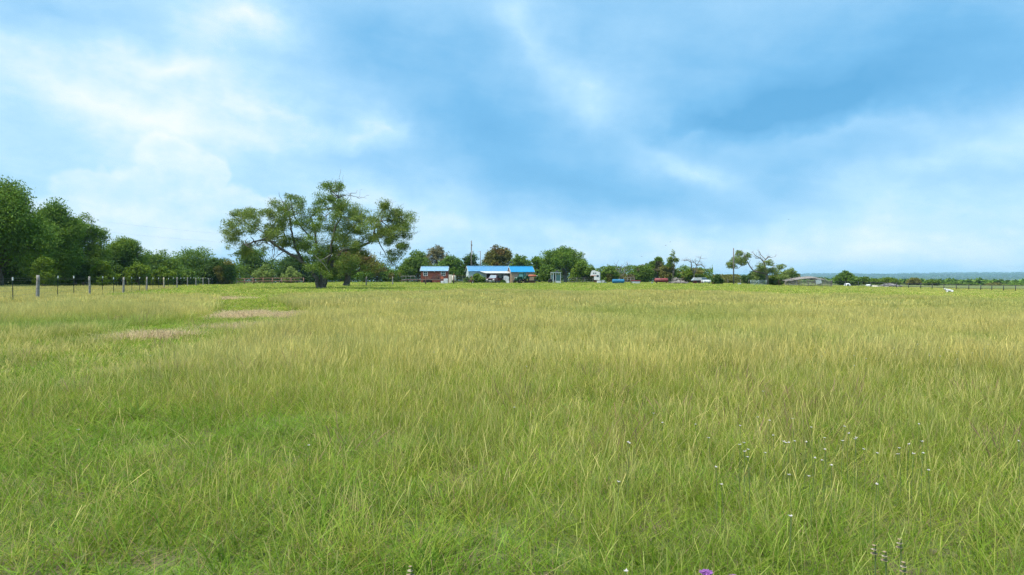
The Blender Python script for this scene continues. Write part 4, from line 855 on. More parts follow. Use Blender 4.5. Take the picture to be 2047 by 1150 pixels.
# hut
t = thing('small_hut', 'small dark red hut with pale metal roof', 'hut', ground_at(1393, 144), R(-8)); MB().box((0, 0, .4), (1.5, 1.6, .95)).build('wall', paint('dark_red_boards', (.13, .03, .025), .8), t)
rf = MB(); rf.prism([(-1.1, .82), (1.1, .86), (.75, 1.42), (-.55, 1.42)], -1.0, 1.0, 'y'); rf.build('roof', GALV, t); MB().box((.2, -.83, .38), (.5, .04, .7)).build('door', DARKSTEEL, t)
def car():
    t = thing('white_car', 'white car parked half hidden behind the small hut', 'car', ground_at(1405, 152), R(-78))
    MB().prism([(-2.0, .35), (2.0, .35), (2.1, .55), (2.0, .8), (1.0, .92), (-1.7, .95), (-2.1, .8)], -.85, .85, 'y').build('body', WHITE, t)
    MB().prism([(-1.5, .93), (1.0, .9), (.35, 1.4), (-1.0, 1.42)], -.72, .72, 'y').build('cabin', GLASS, t); MB().box((-.32, 0, 1.43), (1.3, 1.36, .05)).build('roof', WHITE, t)
    for s_ in (-1, 1):
        for x in (-1.3, 1.3): wheel(t, (x, s_*.8, .32), .32, .2, CHROME)
        MB().box((2.06, s_*.6, .66), (.06, .3, .14)).build('headlight', CHROME, t)
car()
box_thing('salt_box', 'small white box beside the right utility pole', 'box', 1478, 150, .6, .5, .4, WHITE)
# gate on the right
GATE = paint('pale_green_gate', (.36, .46, .44), .45, .2, .12, 3.0)
t = thing('tubular_gate', 'pale grey-green tubular field gate with a diagonal brace', 'gate', ground_at(1516, 145)); gw = 31*145/F
for z in (.12, .34, .58, .85, 1.12): MB().tube([(-gw/2, 0, z), (gw/2, 0, z)], .032, 6).build('rail', GATE, t, True)
for x in (-gw/2, 0.1, gw/2): MB().tube([(x, -.02, .08), (x, -.02, 1.16)], .04, 6).build('upright', GATE, t, True)
MB().tube([(-gw*.32, -.06, .1), (-.02, -.06, 1.12)], .035, 6).build('brace', GATE, t, True)
t = thing('corner_post', 'rusty braced corner post beside the bright green bush', 'post', ground_at(1557, 150)); MB().tube([(0, 0, -.2), (0, 0, 2.0)], .11, 10).build('upright', RUST, t); MB().tube([(.05, 0, 1.6), (-.75, .3, .1)], .06, 8).build('brace', RUST, t); MB().tube([(.35, 0, -.1), (.3, 0, 1.7)], .05, 8).build('brace', RUST, t); MB().box((.2, -.1, .12), (.9, .4, .22)).build('footing', DARKSTEEL, t)
# old wooden pen
def pen():
    Y_ = 156.0; t = thing('livestock_pen', 'old weathered wooden pen with sagging low roof on the right', 'pen', ground_at(1615, Y_)); r = random.Random(6); s_ = Y_/F; x0, x1 = (1570-1615)*s_, (1663-1615)*s_
    n = 34
    for i in range(n+1):
        x = x0+(x1-x0)*i/n; h = (1.25+.75*math.exp(-((x-1.6)/3.0)**2))*r.uniform(.86, 1.12); h = min(h, 1.9)
        MB().box((0, 0, h/2-.1), (r.uniform(.07, .17), .04, h)).build('picket', GREYWOOD if r.random() < .8 else POSTWOOD, t, False, (x, r.uniform(-.05, .05), 0)).rotation_euler = (0, r.uniform(-.05, .05), 0)
    for z in (.35, .95, 1.25): MB().tube([(x0, -.06, z+.05), (0, -.06, z-.05), (x1, -.06, z)], .045, 6).build('rail', GREYWOOD, t)
    for i in range(5): x = x0+(x1-x0)*i/4; post_mesh(1.45, .08, i).build('post', GREYWOOD, t, True, (x, .12, 0))
    rf = MB(); nn = 14; v = []
    for i in range(nn+1):
        q = i/nn; x = x0+.1+(x1-x0)*.86*q; z = 1.3+.85*math.sin(min(q*1.15, 1)*math.pi*.62)**1.1-.55*max(0, q-.72)*3; v += [(x, -.1+r.uniform(-.1, .1), z*.86), (x, 2.0, z+.12), (x, 4.2, z*.8)]
    rf.add(v+[(a, b, c+.06) for a, b, c in v], [(3*i+k, 3*i+k+1, 3*i+k+4, 3*i+k+3) for i in range(nn) for k in (0, 1)]+[(3*(nn+1)+3*i+k, 3*(nn+1)+3*i+k+3, 3*(nn+1)+3*i+k+4, 3*(nn+1)+3*i+k+1) for i in range(nn) for k in (0, 1)]+[(3*i, 3*i+3, 3*(nn+1)+3*i+3, 3*(nn+1)+3*i) for i in range(nn)]); rf.build('roof', GREYWOOD, t)
    for k in range(26): x = x0+(x1-x0)*r.uniform(.05, .9); MB().tube([(x, -.2, 1.35+r.uniform(0, .3)), (x+r.uniform(-.3, .3), 2.2, 2.1+r.uniform(-.15, .15))], .035, 5).build('roof_pole', DEADWOOD, t)
    MB().box((0, 0, 0), (1.3, .05, 1.0)).build('metal_sheet', GALV, t, False, (X(1636, Y_)-X(1615, Y_), -.12, 1.1)).rotation_euler = (0, -.2, 0)
pen()
for px, Y_, w, h, lab, sd_ in ((1694, 182, 1.7, .8, 'white rounded shelter in front of the lone dark tree', 3), (1736, 186, 1.5, .6, 'white heap left of the cream heap beyond the pipe fence', 4), (1749, 182, 1.6, .45, 'low cream heap before the grey rubble heap', 5)):
    t = thing('white_heap' if sd_ > 3 else 'dome_shelter', lab, 'heap' if sd_ > 3 else 'shelter', ground_at(px, Y_))
    MB().lathe([(w/2, -.05), (w/2*1.02, h*.3), (w/2*.85, h*.7), (w/2*.5, h*.95), (w/2*.1, h)], (0, 0, 0), 16).build('shell', WHITE if sd_ != 5 else OFFWHITE, t, True)
    if sd_ == 3: MB().box((-.25, -w/2*.98, .28), (.5, .1, .55)).build('opening', DARKSTEEL, t)
    else: MB().box((w*.35, -.2, .12), (.5, .4, .24)).build('block', WHITE, t)
heap('rubble_heap', 'long low grey rubble heap behind the pipe fence', 'heap', 1778, 184, 6.5, 2.2, .95, paint('grey_rubble', (.2, .185, .18), .9, 0, .4, 4.0), 12, None, 26, 6, ('concrete_chunk', GREYWOOD, 14, .8))
# animal lying in the grass at the right
def animal():
    Yv = 128.0; t = thing('white_animal', 'white animal lying in the grass before the right pipe fence', 'animal', ground_at(1897, Yv), R(8))
    me = bpy.data.meshes.new('body'); V = [(.72, 0, .28), (.45, 0, .36), (.1, 0, .38), (-.3, 0, .36), (-.55, 0, .42), (-.72, 0, .62), (-.92, 0, .66), (-1.1, 0, .58), (.82, 0, .16), (-.5, -.28, .12), (-.85, -.3, .06), (.5, -.32, .14), (.2, -.4, .07)]
    E = [(0, 1), (1, 2), (2, 3), (3, 4), (4, 5), (5, 6), (6, 7), (0, 8), (4, 9), (9, 10), (1, 11), (11, 12)]
    rad = [.2, .28, .27, .26, .2, .13, .12, .07, .05, .1, .05, .14, .06]
    me.from_pydata(V, E, []); o = bpy.data.objects.new('body', me); COL.objects.link(o); o.parent = t; o.modifiers.new('skin', 'SKIN'); sb = o.modifiers.new('sub', 'SUBSURF'); sb.levels = sb.render_levels = 2
    for i, q in enumerate(rad): me.skin_vertices[0].data[i].radius = (q, q)
    me.skin_vertices[0].data[3].use_root = True; me.materials.append(paint('white_fur', (.58, .57, .53), .9, 0, .12, 6.0))
    for s_ in (-1, 1): MB().prism([(-.9, .72), (-.84, .72), (-.8, .86), (-.86, .82)], s_*.1-.02, s_*.1+.02, 'y').build('ear', MATS['white_fur'], t)
animal()
# ------------------------------------------------------------------ utility poles and cables
def pole(px, Y_, top, label, r0=.15, transformer=False, light=False, arm=False):
    t = thing('utility_pole', label, 'pole', ground_at(px, Y_)); h = Z(top, Y_)-gz(X(px, Y_), Y_)
    MB().tube([(0, 0, -.3), (0, 0, h*.5), (0, 0, h)], [r0, r0*.85, r0*.7], 10).build('shaft', paint('grey_pole_wood', (.15, .135, .12), .9, 0, .3, 4.0), t, True)
    if transformer: MB().lathe([(.1, h-3.5), (.26, h-3.45), (.26, h-2.6), (.1, h-2.5)], (.3, -.2, 0), 12).build('transformer', GALV, t); MB().tube([(.1, -.1, h-.3), (.1, -.1, h)], .07, 8).build('insulator', GALV, t); MB().box((.15, -.12, h-1.2), (.16, .14, .5)).build('fuse_box', DARKSTEEL, t)
    if light: MB().tube([(0, 0, h-.3), (-.5, -.3, h-.1)], .03, 6).build('lamp_arm', GALV, t); MB().lathe([(.05, h-.05), (.16, h-.2), (.1, h-.28)], (-.55, -.33, 0), 10).build('lamp_head', GALV, t)
    if arm: MB().box((0, 0, h-.35), (.9, .08, .1)).build('crossarm', GREYWOOD, t)
    return h
pole(942.3, 170, 481, 'tall utility pole with grey transformer behind the house', .17, True); pole(960.5, 168, 502, 'shorter light pole behind the house roof', .1, False, True); pole(1466.5, 147, 496, 'tall bare utility pole beside the half-dead tree', .15)
t = thing('power_cable', 'two thin sagging power cables in the sky left of the mesquite', 'cable', ground_at(942.3, 170))
rt = Vector(t.location)
for (dz_, ysh) in ((0.0, 0), (-1.45, 0)):
    a = Vector((X(942.3, 170), 170, Z(484, 170)+dz_)); b = Vector((X(-330, 78), 78, Z(372, 78)+dz_)); pts = []
    for i in range(41): q = i/40; p = a.lerp(b, q); p.z -= 4*2.4*q*(1-q); pts.append(p-rt)
    MB().tube(pts, .007, 4).build('cable', WIRE, t)
# birds
for px, py, lab in ((1331, 491, 'lower bird of the pair above the feathery tree'), (1340, 484, 'upper bird of the pair above the feathery tree'), (1283, 513, 'bird low above the green shrubs near the red tank'), (1577, 439, 'lone bird high in the sky above the wooden pen')):
    Yb = 120.0; bs = .62; t = thing('bird', 'small dark '+lab, 'bird', (X(px, Yb), Yb, Z(py, Yb)), .6, 'birds in the sky'); t.scale = (bs, bs, bs)
    MB().lathe([(.005, -.2), (.05, -.1), (.06, .02), (.03, .12), (.005, .17)], (0, 0, 0), 8, 'x').build('body', DARKSTEEL, t, True)
    for s_ in (-1, 1): MB().add([(.06, 0, .01), (-.08, 0, .01), (-.1, s_*.22, .09), (.02, s_*.25, .1), (-.12, s_*.45, .03), (.06, 0, .03), (-.08, 0, .03), (-.1, s_*.22, .105), (.02, s_*.25, .115), (-.12, s_*.45, .04)], [(0, 1, 2, 3), (3, 2, 4), (5, 8, 7, 6), (8, 9, 7), (0, 3, 8, 5), (1, 6, 7, 2)]).build('wing', DARKSTEEL, t)
# ------------------------------------------------------------------ grass: clumps of blades set over the field
SRC = bpy.data.collections.new('grass_sources')     # not linked to the scene; only instanced by the grass
def blades(r, n, Rr, h0, h1, w, segs, colA, colB, tip=None, lean=0.35, bend=0.5, head=0.0, leafy=False, wind=(0.0, 0.0), spread=0.6, droop=0.0):
    """n blades as curved tapering strips; returns verts, quads, colours"""
    th = r.uniform(0, 2*np.pi, n); rr = Rr*np.sqrt(r.random(n)); root = np.column_stack([rr*np.cos(th), rr*np.sin(th), np.zeros(n)])
    L = r.uniform(h0, h1, n); ph = th+r.normal(size=n)*1.4; ln = np.abs(r.normal(size=n))*lean; bd = r.uniform(0.1, 1, n)*bend
    t = np.linspace(0, 1, segs+1)[None, :]
    horiz = (ln[:, None]*t+bd[:, None]*t*t)*L[:, None]
    zf = L[:, None]*(t-(0.28*bd[:, None]+droop)*t*t)/np.sqrt(1+ln[:, None]**2)
    px_ = root[:, 0:1]+np.cos(ph)[:, None]*horiz+wind[0]*L[:, None]*t*t; py_ = root[:, 1:2]+np.sin(ph)[:, None]*horiz+wind[1]*L[:, None]*t*t
    ctr = np.stack([px_, py_, zf], -1)
    fa = r.uniform(0, 2*np.pi, n); side = np.column_stack([np.cos(fa), np.sin(fa), 0*fa])[:, None, :]
    if head: wp = np.where(t > 1-head, 1.0+head_w*np.sin(np.clip((t-(1-head))/head, 0, 1)*np.pi), 0.55)
    elif leafy: wp = np.sin(np.clip(t*.93+.05, 0, 1)*np.pi)**.7
    else: wp = np.clip(1-t, 0, 1)**0.6*0.92+0.08
    ww = (w*r.uniform(.7, 1.3, n))[:, None, None]*wp[:, :, None] if not head else (w*r.uniform(.8, 1.2, n))[:, None, None]*wp[:, :, None]*np.ones((n, 1, 1))
    v = np.stack([ctr-side*ww/2, ctr+side*ww/2], 2).reshape(-1, 3)
    base = (np.arange(n)*(segs+1)*2)[:, None]+np.arange(segs)[None, :]*2
    q = np.stack([base, base+1, base+3, base+2], -1).reshape(-1, 4)
    k = r.random(n)[:, None, None]; c = np.array(colA)*(1-k)+np.array(colB)*k; c = np.broadcast_to(c, (n, segs+1, 3)).copy()
    if tip is not None:
        m = np.clip((t-0.35)/0.5, 0, 1)[:, :, None]; c = c*(1-m)+np.array(tip)*m
    c *= r.uniform(.85, 1.15, n)[:, None, None]
    return v, q, np.repeat(c[:, :, None, :], 2, axis=2).reshape(-1, 3)
head_w = 0.8
G1, G2 = (0.165, 0.265, 0.018), (0.30, 0.375, 0.048)       # leaf greens
Y1, Y2 = (0.30, 0.325, 0.065), (0.45, 0.42, 0.115)           # yellowing leaves and stems
TAN, DEAD1, DEAD2, RED = (0.56, 0.51, 0.17), (0.44, 0.345, 0.18), (0.27, 0.185, 0.10), (0.26, 0.165, 0.105)
LUSH1, LUSH2 = (0.105, 0.215, 0.016), (0.21, 0.33, 0.036)
def make_src(name, parts):
    vs, qs, cs, o = [], [], [], 0
    for v, q, c in parts: vs.append(v); qs.append(q+o); cs.append(c); o += len(v)
    me = fast_mesh(name, np.vstack(vs), np.vstack(qs), np.vstack(cs), GRASS); me.polygons.foreach_set('use_smooth', [True]*len(me.polygons))
    ob = bpy.data.objects.new(name, me); SRC.objects.link(ob); return ob
def kind_clumps(prefix, fn, n, seed):
    col = bpy.data.collections.new(prefix)
    for i in range(n):
        r = np.random.default_rng(seed+i); ob = make_src('%s_%02d' % (prefix, i), fn(r)); SRC.objects.unlink(ob); col.objects.link(ob)
    return col
ST1, ST2 = (.31, .335, .08), (.48, .465, .125)
def tall_near(r): return [blades(r, 110, .29, .06, .25, .0050, 5, G1, G2, None, .7, .9), blades(r, 36, .29, .10, .30, .0038, 5, Y1, Y2, None, .6, .9), blades(r, 22, .27, .24, .44, .0018, 6, ST1, ST2, TAN, .13, .28, .3),
                          blades(r, 22, .29, .05, .22, .0036, 4, DEAD1, DEAD2, None, 1.0, .8), blades(r, 4, .2, .2, .36, .0024, 5, RED, RED, None, .4, .4)]
def tall_mid(r): return [blades(r, 125, .5, .08, .26, .0085, 4, G1, G2, None, .6, .8), blades(r, 60, .5, .14, .32, .0078, 4, Y1, Y2, None, .5, .7), blades(r, 105, .5, .25, .45, .0038, 4, ST1, ST2, TAN, .14, .28, .32), blades(r, 22, .5, .06, .22, .0068, 3, DEAD1, DEAD2, None, .9, .7)]
def tall_far(r): return [blades(r, 110, 1.1, .1, .28, .024, 3, G1, G2, None, .4, .5), blades(r, 90, 1.1, .16, .32, .022, 3, Y1, Y2, None, .4, .5), blades(r, 230, 1.1, .25, .45, .0125, 3, ST1, ST2, TAN, .18, .25, .36)]
def lush_near(r): return [blades(r, 140, .29, .04, .15, .0064, 5, LUSH1, LUSH2, None, 1.0, 1.1), blades(r, 50, .27, .05, .17, .0045, 4, G1, Y1, None, .8, .9), blades(r, 34, .27, .04, .16, .0034, 4, DEAD1, DEAD2, None, 1.2, .7)]
def lush_mid(r): return [blades(r, 150, .5, .04, .13, .012, 3, LUSH1, G2, None, .8, .8), blades(r, 60, .5, .05, .15, .009, 3, Y1, Y2, None, .8, .8), blades(r, 26, .5, .04, .13, .008, 3, DEAD1, DEAD2, None, 1.0, .7)]
def short_far(r): return [blades(r, 130, 1.6, .05, .14, .055, 2, G1, LUSH2, None, .5, .6), blades(r, 90, 1.6, .06, .17, .05, 2, Y1, Y2, None, .5, .6)]
def weed(r): return [blades(r, 26, .12, .05, .14, .016, 5, (.12, .21, .03), (.2, .28, .05), None, .9, .8, leafy=True), blades(r, 4, .06, .2, .36, .004, 5, (.16, .2, .06), (.2, .22, .08), None, .3, .3), blades(r, 14, .1, .10, .2, .010, 5, (.14, .22, .04), (.2, .28, .06), None, 1.0, .7, leafy=True)]
def russet(r): return [blades(r, 16, .16, .22, .40, .0028, 6, RED, DEAD2, (.30, .2, .13), .18, .3, .35), blades(r, 20, .18, .08, .26, .004, 4, DEAD2, DEAD1, None, .7, .8)]
def stem_near(r): return [blades(r, 2, .12, .32, .56, .0026, 8, (.38, .38, .12), (.44, .43, .15), TAN, .16, .4, .22), blades(r, 1, .1, .3, .5, .0024, 8, (.32, .36, .10), Y2, None, .35, .7)]
def straw(r): return [blades(r, 120, .35, .08, .28, .011, 3, (.60, .47, .26), (.76, .63, .38), None, 2.2, .5, droop=.35), blades(r, 20, .35, .05, .2, .01, 3, DEAD2, RED, None, 1.4, .5)]
C = dict(tall_near=kind_clumps('tall_near', tall_near, 8, 100), tall_mid=kind_clumps('tall_mid', tall_mid, 6, 200), tall_far=kind_clumps('tall_far', tall_far, 5, 300), lush_near=kind_clumps('lush_near', lush_near, 6, 400),
         lush_mid=kind_clumps('lush_mid', lush_mid, 5, 500), short_far=kind_clumps('short_far', short_far, 5, 600), stem_near=kind_clumps('stem_near', stem_near, 7, 700), straw=kind_clumps('straw', straw, 4, 800), weed=kind_clumps('weed', weed, 5, 850), russet=kind_clumps('russet', russet, 5, 880))
def gn_group(col):
    g = bpy.data.node_groups.new('set_'+col.name, 'GeometryNodeTree'); g.interface.new_socket('Geometry', in_out='INPUT', socket_type='NodeSocketGeometry'); g.interface.new_socket('Geometry', in_out='OUTPUT', socket_type='NodeSocketGeometry')
    N = g.nodes; Lk = g.links; gi = N.new('NodeGroupInput'); go = N.new('NodeGroupOutput'); ip = N.new('GeometryNodeInstanceOnPoints'); ci = N.new('GeometryNodeCollectionInfo')
    ci.inputs['Collection'].default_value = col; ci.inputs['Separate Children'].default_value = True; ci.inputs['Reset Children'].default_value = True; ip.inputs['Pick Instance'].default_value = True
    def at(name, typ): n = N.new('GeometryNodeInputNamedAttribute'); n.data_type = typ; n.inputs[0].default_value = name; return n.outputs[0]
    Lk.new(gi.outputs[0], ip.inputs['Points']); Lk.new(ci.outputs[0], ip.inputs['Instance']); Lk.new(at('idx', 'INT'), ip.inputs['Instance Index']); Lk.new(at('rot', 'FLOAT_VECTOR'), ip.inputs['Rotation']); Lk.new(at('scl', 'FLOAT_VECTOR'), ip.inputs['Scale']); Lk.new(ip.outputs[0], go.inputs[0])
    return g
def scatter(name, label, col, x, y, sxy, sz, tint, z=None, tilt=0.06, cat=None):
    n = len(x); r = np.random.default_rng(len(name)*31+n); me = bpy.data.meshes.new(name); me.vertices.add(n)
    co = np.column_stack([x, y, T(x, y)-.01 if z is None else z]); me.vertices.foreach_set('co', co.astype(np.float32).ravel())
    def at(nm, typ, d, key): a = me.attributes.new(nm, typ, 'POINT'); a.data.foreach_set(key, d.ravel())
    at('idx', 'INT', r.integers(0, len(col.objects), n).astype(np.int32), 'value')
    at('rot', 'FLOAT_VECTOR', np.column_stack([r.normal(size=n)*tilt, r.normal(size=n)*tilt, r.uniform(0, 6.283, n)]).astype(np.float32), 'vector')
    at('scl', 'FLOAT_VECTOR', np.column_stack([sxy, sxy, sz]).astype(np.float32), 'vector')
    at('tint', 'FLOAT_COLOR', np.column_stack([tint, np.ones(n)]).astype(np.float32), 'color')
    me.update(); o = bpy.data.objects.new(name, me); COL.objects.link(o); md = o.modifiers.new('set', 'NODES'); md.node_group = gn_group(col); tag(o, label, cat or 'grass', None, 'stuff'); return o
def wedge(n_per_m2, y0, y1, margin=2.5, r=None, k=0.765):
    """jittered grid over the part of the field the lens can see, with a margin"""
    st = 1/math.sqrt(n_per_m2); w1_ = k*y1+margin
    gx, gy = np.meshgrid(np.arange(-w1_, w1_, st), np.arange(y0, y1, st)); x = gx.ravel()+r.uniform(-.55, .55, gx.size)*st; y = gy.ravel()+r.uniform(-.55, .55, gx.size)*st
    m = (np.abs(x) < k*y+margin) & (y > y0) & (y < y1+.3); return x[m], y[m]
TRK = np.array([(-26, 75), (-21, 60), (-17.2, 46), (-15.0, 38), (-11.6, 30), (-9.4, 24.8), (-8.2, 19.5), (-8.0, 15.5), (-7.4, 12.0), (-6.2, 9.0), (-4.6, 6.0), (-3.3, 3.0), (-2.6, .5)])
def track_dist(x, y):
    d = np.full(np.shape(x), 1e9); side = np.zeros(np.shape(x))
    for (a, b) in zip(TRK[:-1], TRK[1:]):
        ab = b-a; t_ = np.clip(((x-a[0])*ab[0]+(y-a[1])*ab[1])/(ab@ab), 0, 1); dd = np.hypot(x-a[0]-t_*ab[0], y-a[1]-t_*ab[1]); d = np.minimum(d, dd)
    return d
def field(x, y):
    """shortness 0..1 (mown or grazed), height factor, greenness of every spot of the field"""
    n1 = fbm(x, y, 3.1)-.5; n2 = fbm(x+50, y-20, 9.0)-.5; n3 = fbm(x-31, y+77, 1.2)-.5
    td = track_dist(x, y)+n1*1.6
    trk = (1-ss(1.4, 2.5, td))*(.35+.65*ss(11, 15, y))
    lowleft = (1-ss(-0.5, 1.0, x+2.1-(7.0-y)*.72+n1*2.4))*(1-ss(5.6, 8.5, y+n1*2))*np.clip(.8+n3*1.4, .35, 1)
    med = (1-ss(-6.2, -4.0, x+n1*2))*ss(6.5, 9, y)*(1-ss(12.5, 15, y+n1*2))*.6
    px = CX+F*x/np.maximum(y, .1)
    edge = np.interp(px, [0, 418, 420, 560, 800, 1000, 1500, 2047], [43, 43, 46, 47, 52, 56, 53, 46])+n2*9+n1*3
    beyond = x < -13.4-.344*y
    far = ss(-1.5, 2.5, y-edge)*np.where(beyond, 0.0, 1.0)
    corr = ((px > 421) & (px < 560+60*n1) & (y > 27)).astype(float)*(1-.35*np.clip(n3*4, 0, 1))
    short = np.clip(np.maximum.reduce([trk, lowleft, far, med, corr]), 0, 1)
    green = np.zeros_like(x)
    for (cx, cy, rx, ry, a) in ((3.4, 14.2, 2.6, 1.5, .8), (6.0, 12.8, 3.2, 1.2, .8), (6.4, 17.4, 1.2, .8, .9), (9.5, 14.5, 2.5, 1.3, .6), (-12, 18.5, 3.5, 2.2, .8), (-1.0, 20, 3, 1.5, .35), (0.4, 8.0, 1.2, .9, .4), (3, 6, 1.2, .8, .4), (-2.5, 9.5, 1.6, 1.0, .35), (14, 26, 5, 1.6, .4), (30, 40, 9, 2.2, .4), (8, 36, 6, 1.5, .3)):
        green = np.maximum(green, a*np.exp(-(((x-cx)/rx)**2+((y-cy)/ry)**2)+n1))
    green = np.maximum(green, .36*(1-ss(4.5, 11, y+n2*5)))
    green = np.clip(green+np.clip(n2*2.2, -.4, .6)+n3*.7, 0, 1)
    green = np.clip(green-.35*((px < 420) & (y > 21) & (y < 46)), 0, 1)
    hgt = (1-.52*green)*(1+.7*n1+.5*n3)*(1-.35*med/.6)
    patch = np.zeros_like(x)
    for (cx, cy, rx, ry) in PATCH: patch = np.maximum(patch, 1-ss(.7, 1.25, ((x-cx)/rx)**2+((y-cy)/ry)**2+n1*1.3))
    return short, np.clip(hgt, .4, 1.5), green, patch
def tints(green, r, n, far=0.0):
    a = np.array([1.15, 1.07, 1.06]); b = np.array([.56, .78, .46]); c = a+(b-a)*green[:, None]
    return c*r.uniform(.82, 1.18, (n, 1))*np.column_stack([r.uniform(.95, 1.05, n), np.ones(n), r.uniform(.9, 1.1, n)])
def sow():
    r = np.random.default_rng(11)
    x, y = wedge(13.5, 2.15, 9.5, 2.0, r); s_, h, g, p = field(x, y); u = r.random(len(x))
    m = (u > s_) & (r.random(len(x)) > p*.95); scatter('grass', 'tall yellow-green seeding grass close to the viewer', C['tall_near'], x[m], y[m], r.uniform(.85, 1.2, m.sum()), h[m]*r.uniform(.8, 1.15, m.sum()), tints(g[m], r, m.sum()))
    m = ((u <= s_) | (r.random(len(x)) < .2)) & (r.random(len(x)) > p*.95); scatter('grass', 'short lush green grass in the near left corner', C['lush_near'], x[m], y[m], r.uniform(.9, 1.3, m.sum()), r.uniform(.8, 1.3, m.sum())*(1+.5*(1-s_[m])), tints(g[m]*.4, r, m.sum()))
    m = r.random(len(x)) < .10+.10*(s_ > .5); scatter('grass', 'scattered long pale seed stems rising over the near grass', C['stem_near'], x[m], y[m], np.ones(m.sum()), r.uniform(.75, 1.1, m.sum())*np.where(y[m] < 3.2, .75, 1), tints(g[m]*.2, r, m.sum()), tilt=.25)
    x, y = wedge(3.0, 2.2, 22, 2.0, r); nz = fbm(x+13, y-7, 2.3); s_, h, g, p = field(x, y)
    m = (r.random(len(x)) < .10+.9*ss(.56, .7, nz)) & (p < .3); scatter('weeds', 'broad leaved green weeds scattered through the grass', C['weed'], x[m], y[m], r.uniform(.7, 1.4, m.sum()), r.uniform(.7, 1.3, m.sum()), tints(g[m]*0, r, m.sum()), cat='weeds')
    nz = fbm(x-40, y+19, 3.0); m = (r.random(len(x)) < .03+.35*ss(.6, .74, nz)) & (p < .3); scatter('dry_stems', 'russet dry stems standing in patches of the field', C['russet'], x[m], y[m], r.uniform(.8, 1.5, m.sum()), r.uniform(.7, 1.15, m.sum()), tints(g[m]*0, r, m.sum()), cat='dry stems')
    x, y = wedge(4.6, 9.5, 26, 2.5, r); s_, h, g, p = field(x, y)
    m = (r.random(len(x)) > s_) & (r.random(len(x)) > p*.95); scatter('grass', 'tall tan-topped grass in the middle of the field', C['tall_mid'], x[m], y[m], r.uniform(.85, 1.2, m.sum()), h[m]*r.uniform(.85, 1.15, m.sum()), tints(g[m], r, m.sum()))
    m = (r.random(len(x)) < np.maximum(s_, .12)) & (r.random(len(x)) > p*.93); scatter('grass', 'short green grass on the worn track through the field', C['lush_mid'], x[m], y[m], r.uniform(.9, 1.3, m.sum()), r.uniform(.8, 1.4, m.sum())*(1+.6*(1-s_[m])), tints(g[m]*.3, r, m.sum())*np.array([1.0, 1.1, 1.0]))
    x, y = wedge(1.15, 26, 84, 5, r, .80); s_, h, g, p = field(x, y)
    m = (r.random(len(x)) > s_) & (r.random(len(x)) > p*.95); scatter('grass', 'far belt of tall tan grass before the mown strip', C['tall_far'], x[m], y[m], r.uniform(.85, 1.2, m.sum()), h[m]*r.uniform(.85, 1.15, m.sum()), tints(g[m]*.7, r, m.sum()))
    m = (r.random(len(x)) < s_) & (r.random(len(x)) > p*.9) & (y < 60); scatter('grass', 'short green grass of the far track beside the tall belt', C['lush_mid'], x[m], y[m], r.uniform(1.9, 2.4, m.sum()), r.uniform(.9, 1.3, m.sum()), tints(g[m]*.3, r, m.sum()))
    x, y = wedge(.5, 42, 185, 8, r, .82); s_, h, g, p = field(x, y); m = (s_ > .5) | (y > 84); x, y, g = x[m], y[m], g[m]
    scatter('grass', 'short green pasture strip in front of the farmyard and trees', C['short_far'], x, y, r.uniform(.9, 1.2, len(x)), r.uniform(.5, 1.0, len(x))*(1+.8*(fbm(x, y, 6)-.5)), tints(np.clip(g*.5+.2*(fbm(x, y, 22)-.5), 0, 1), r, len(x))*(np.array([1.22, 1.2, 1.3])*(1-ss(.25, .7, x/y)[:, None])+np.array([1.5, 1.32, 1.8])*ss(.25, .7, x/y)[:, None]))
    px_, py_ = [], []
    for (cx, cy, rx, ry) in PATCH: k = int(130*rx*ry)+30; px_.append(cx+r.normal(size=k)*rx*.55); py_.append(cy+r.normal(size=k)*ry*.6)
    x = np.concatenate(px_); y = np.concatenate(py_); scatter('straw', 'dry flattened straw on the bare patches of the track', C['straw'], x, y, r.uniform(.7, 1.2, len(x)), r.uniform(.7, 1.6, len(x)), r.uniform(.8, 1.1, (len(x), 1))*np.ones((1, 3)), cat='straw')
sow()
# ------------------------------------------------------------------ wild flowers
PETAL = paint('white_petals', (.44, .41, .38), .7, 0, .08, 30.0); STEM = paint('flower_stem', (.12, .17, .05), .8, 0, .2, 20.0); PURPLE = paint('purple_florets', (.34, .13, .40), .7, 0, .2, 40.0); BRACT = paint('brown_bracts', (.26, .19, .11), .8, 0, .3, 30.0)
def flower_src():
    r = np.random.default_rng(3); st = MB().tube([(0, 0, -.02), (.01, 0, .25), (.0, .01, .5)], [.0025, .002, .0016], 5); pt = MB()
    for k in range(9):
        a = k*2.4; d = np.array([math.cos(a), math.sin(a), .5+.4*r.random()]); u = np.array([-math.sin(a), math.cos(a), 0]); c = np.array([0, .01, .5]); L = .013*r.uniform(.7, 1.2)
        pt.add([c, c+d*L*.6+u*.0035, c+d*L, c+d*L*.6-u*.0035], [(0, 1, 2, 3)])
    return st, pt
st, pt = flower_src(); root = thing('white_wildflower', 'tiny white wildflower in the lower right cluster', 'flower', (3, 6, 0), 0, 'white wildflower cluster at lower right'); s_o = st.build('stem', STEM, root); p_o = pt.build('petals', PETAL, root)
rf_ = random.Random(9); spots = []
for _ in range(48):
    spots.append((rf_.gauss(1640, 170), rf_.gauss(900, 45)))
spots += [(rf_.uniform(1640, 2030), rf_.gauss(712, 10)) for _ in range(22)] + [(1030, 828), (1052, 740), (866, 715), (158, 878), (620, 905), (1250, 1142), (2035, 895), (1835, 856), (1620, 970), (1490, 905), (300, 720), (930, 700)]
first = True
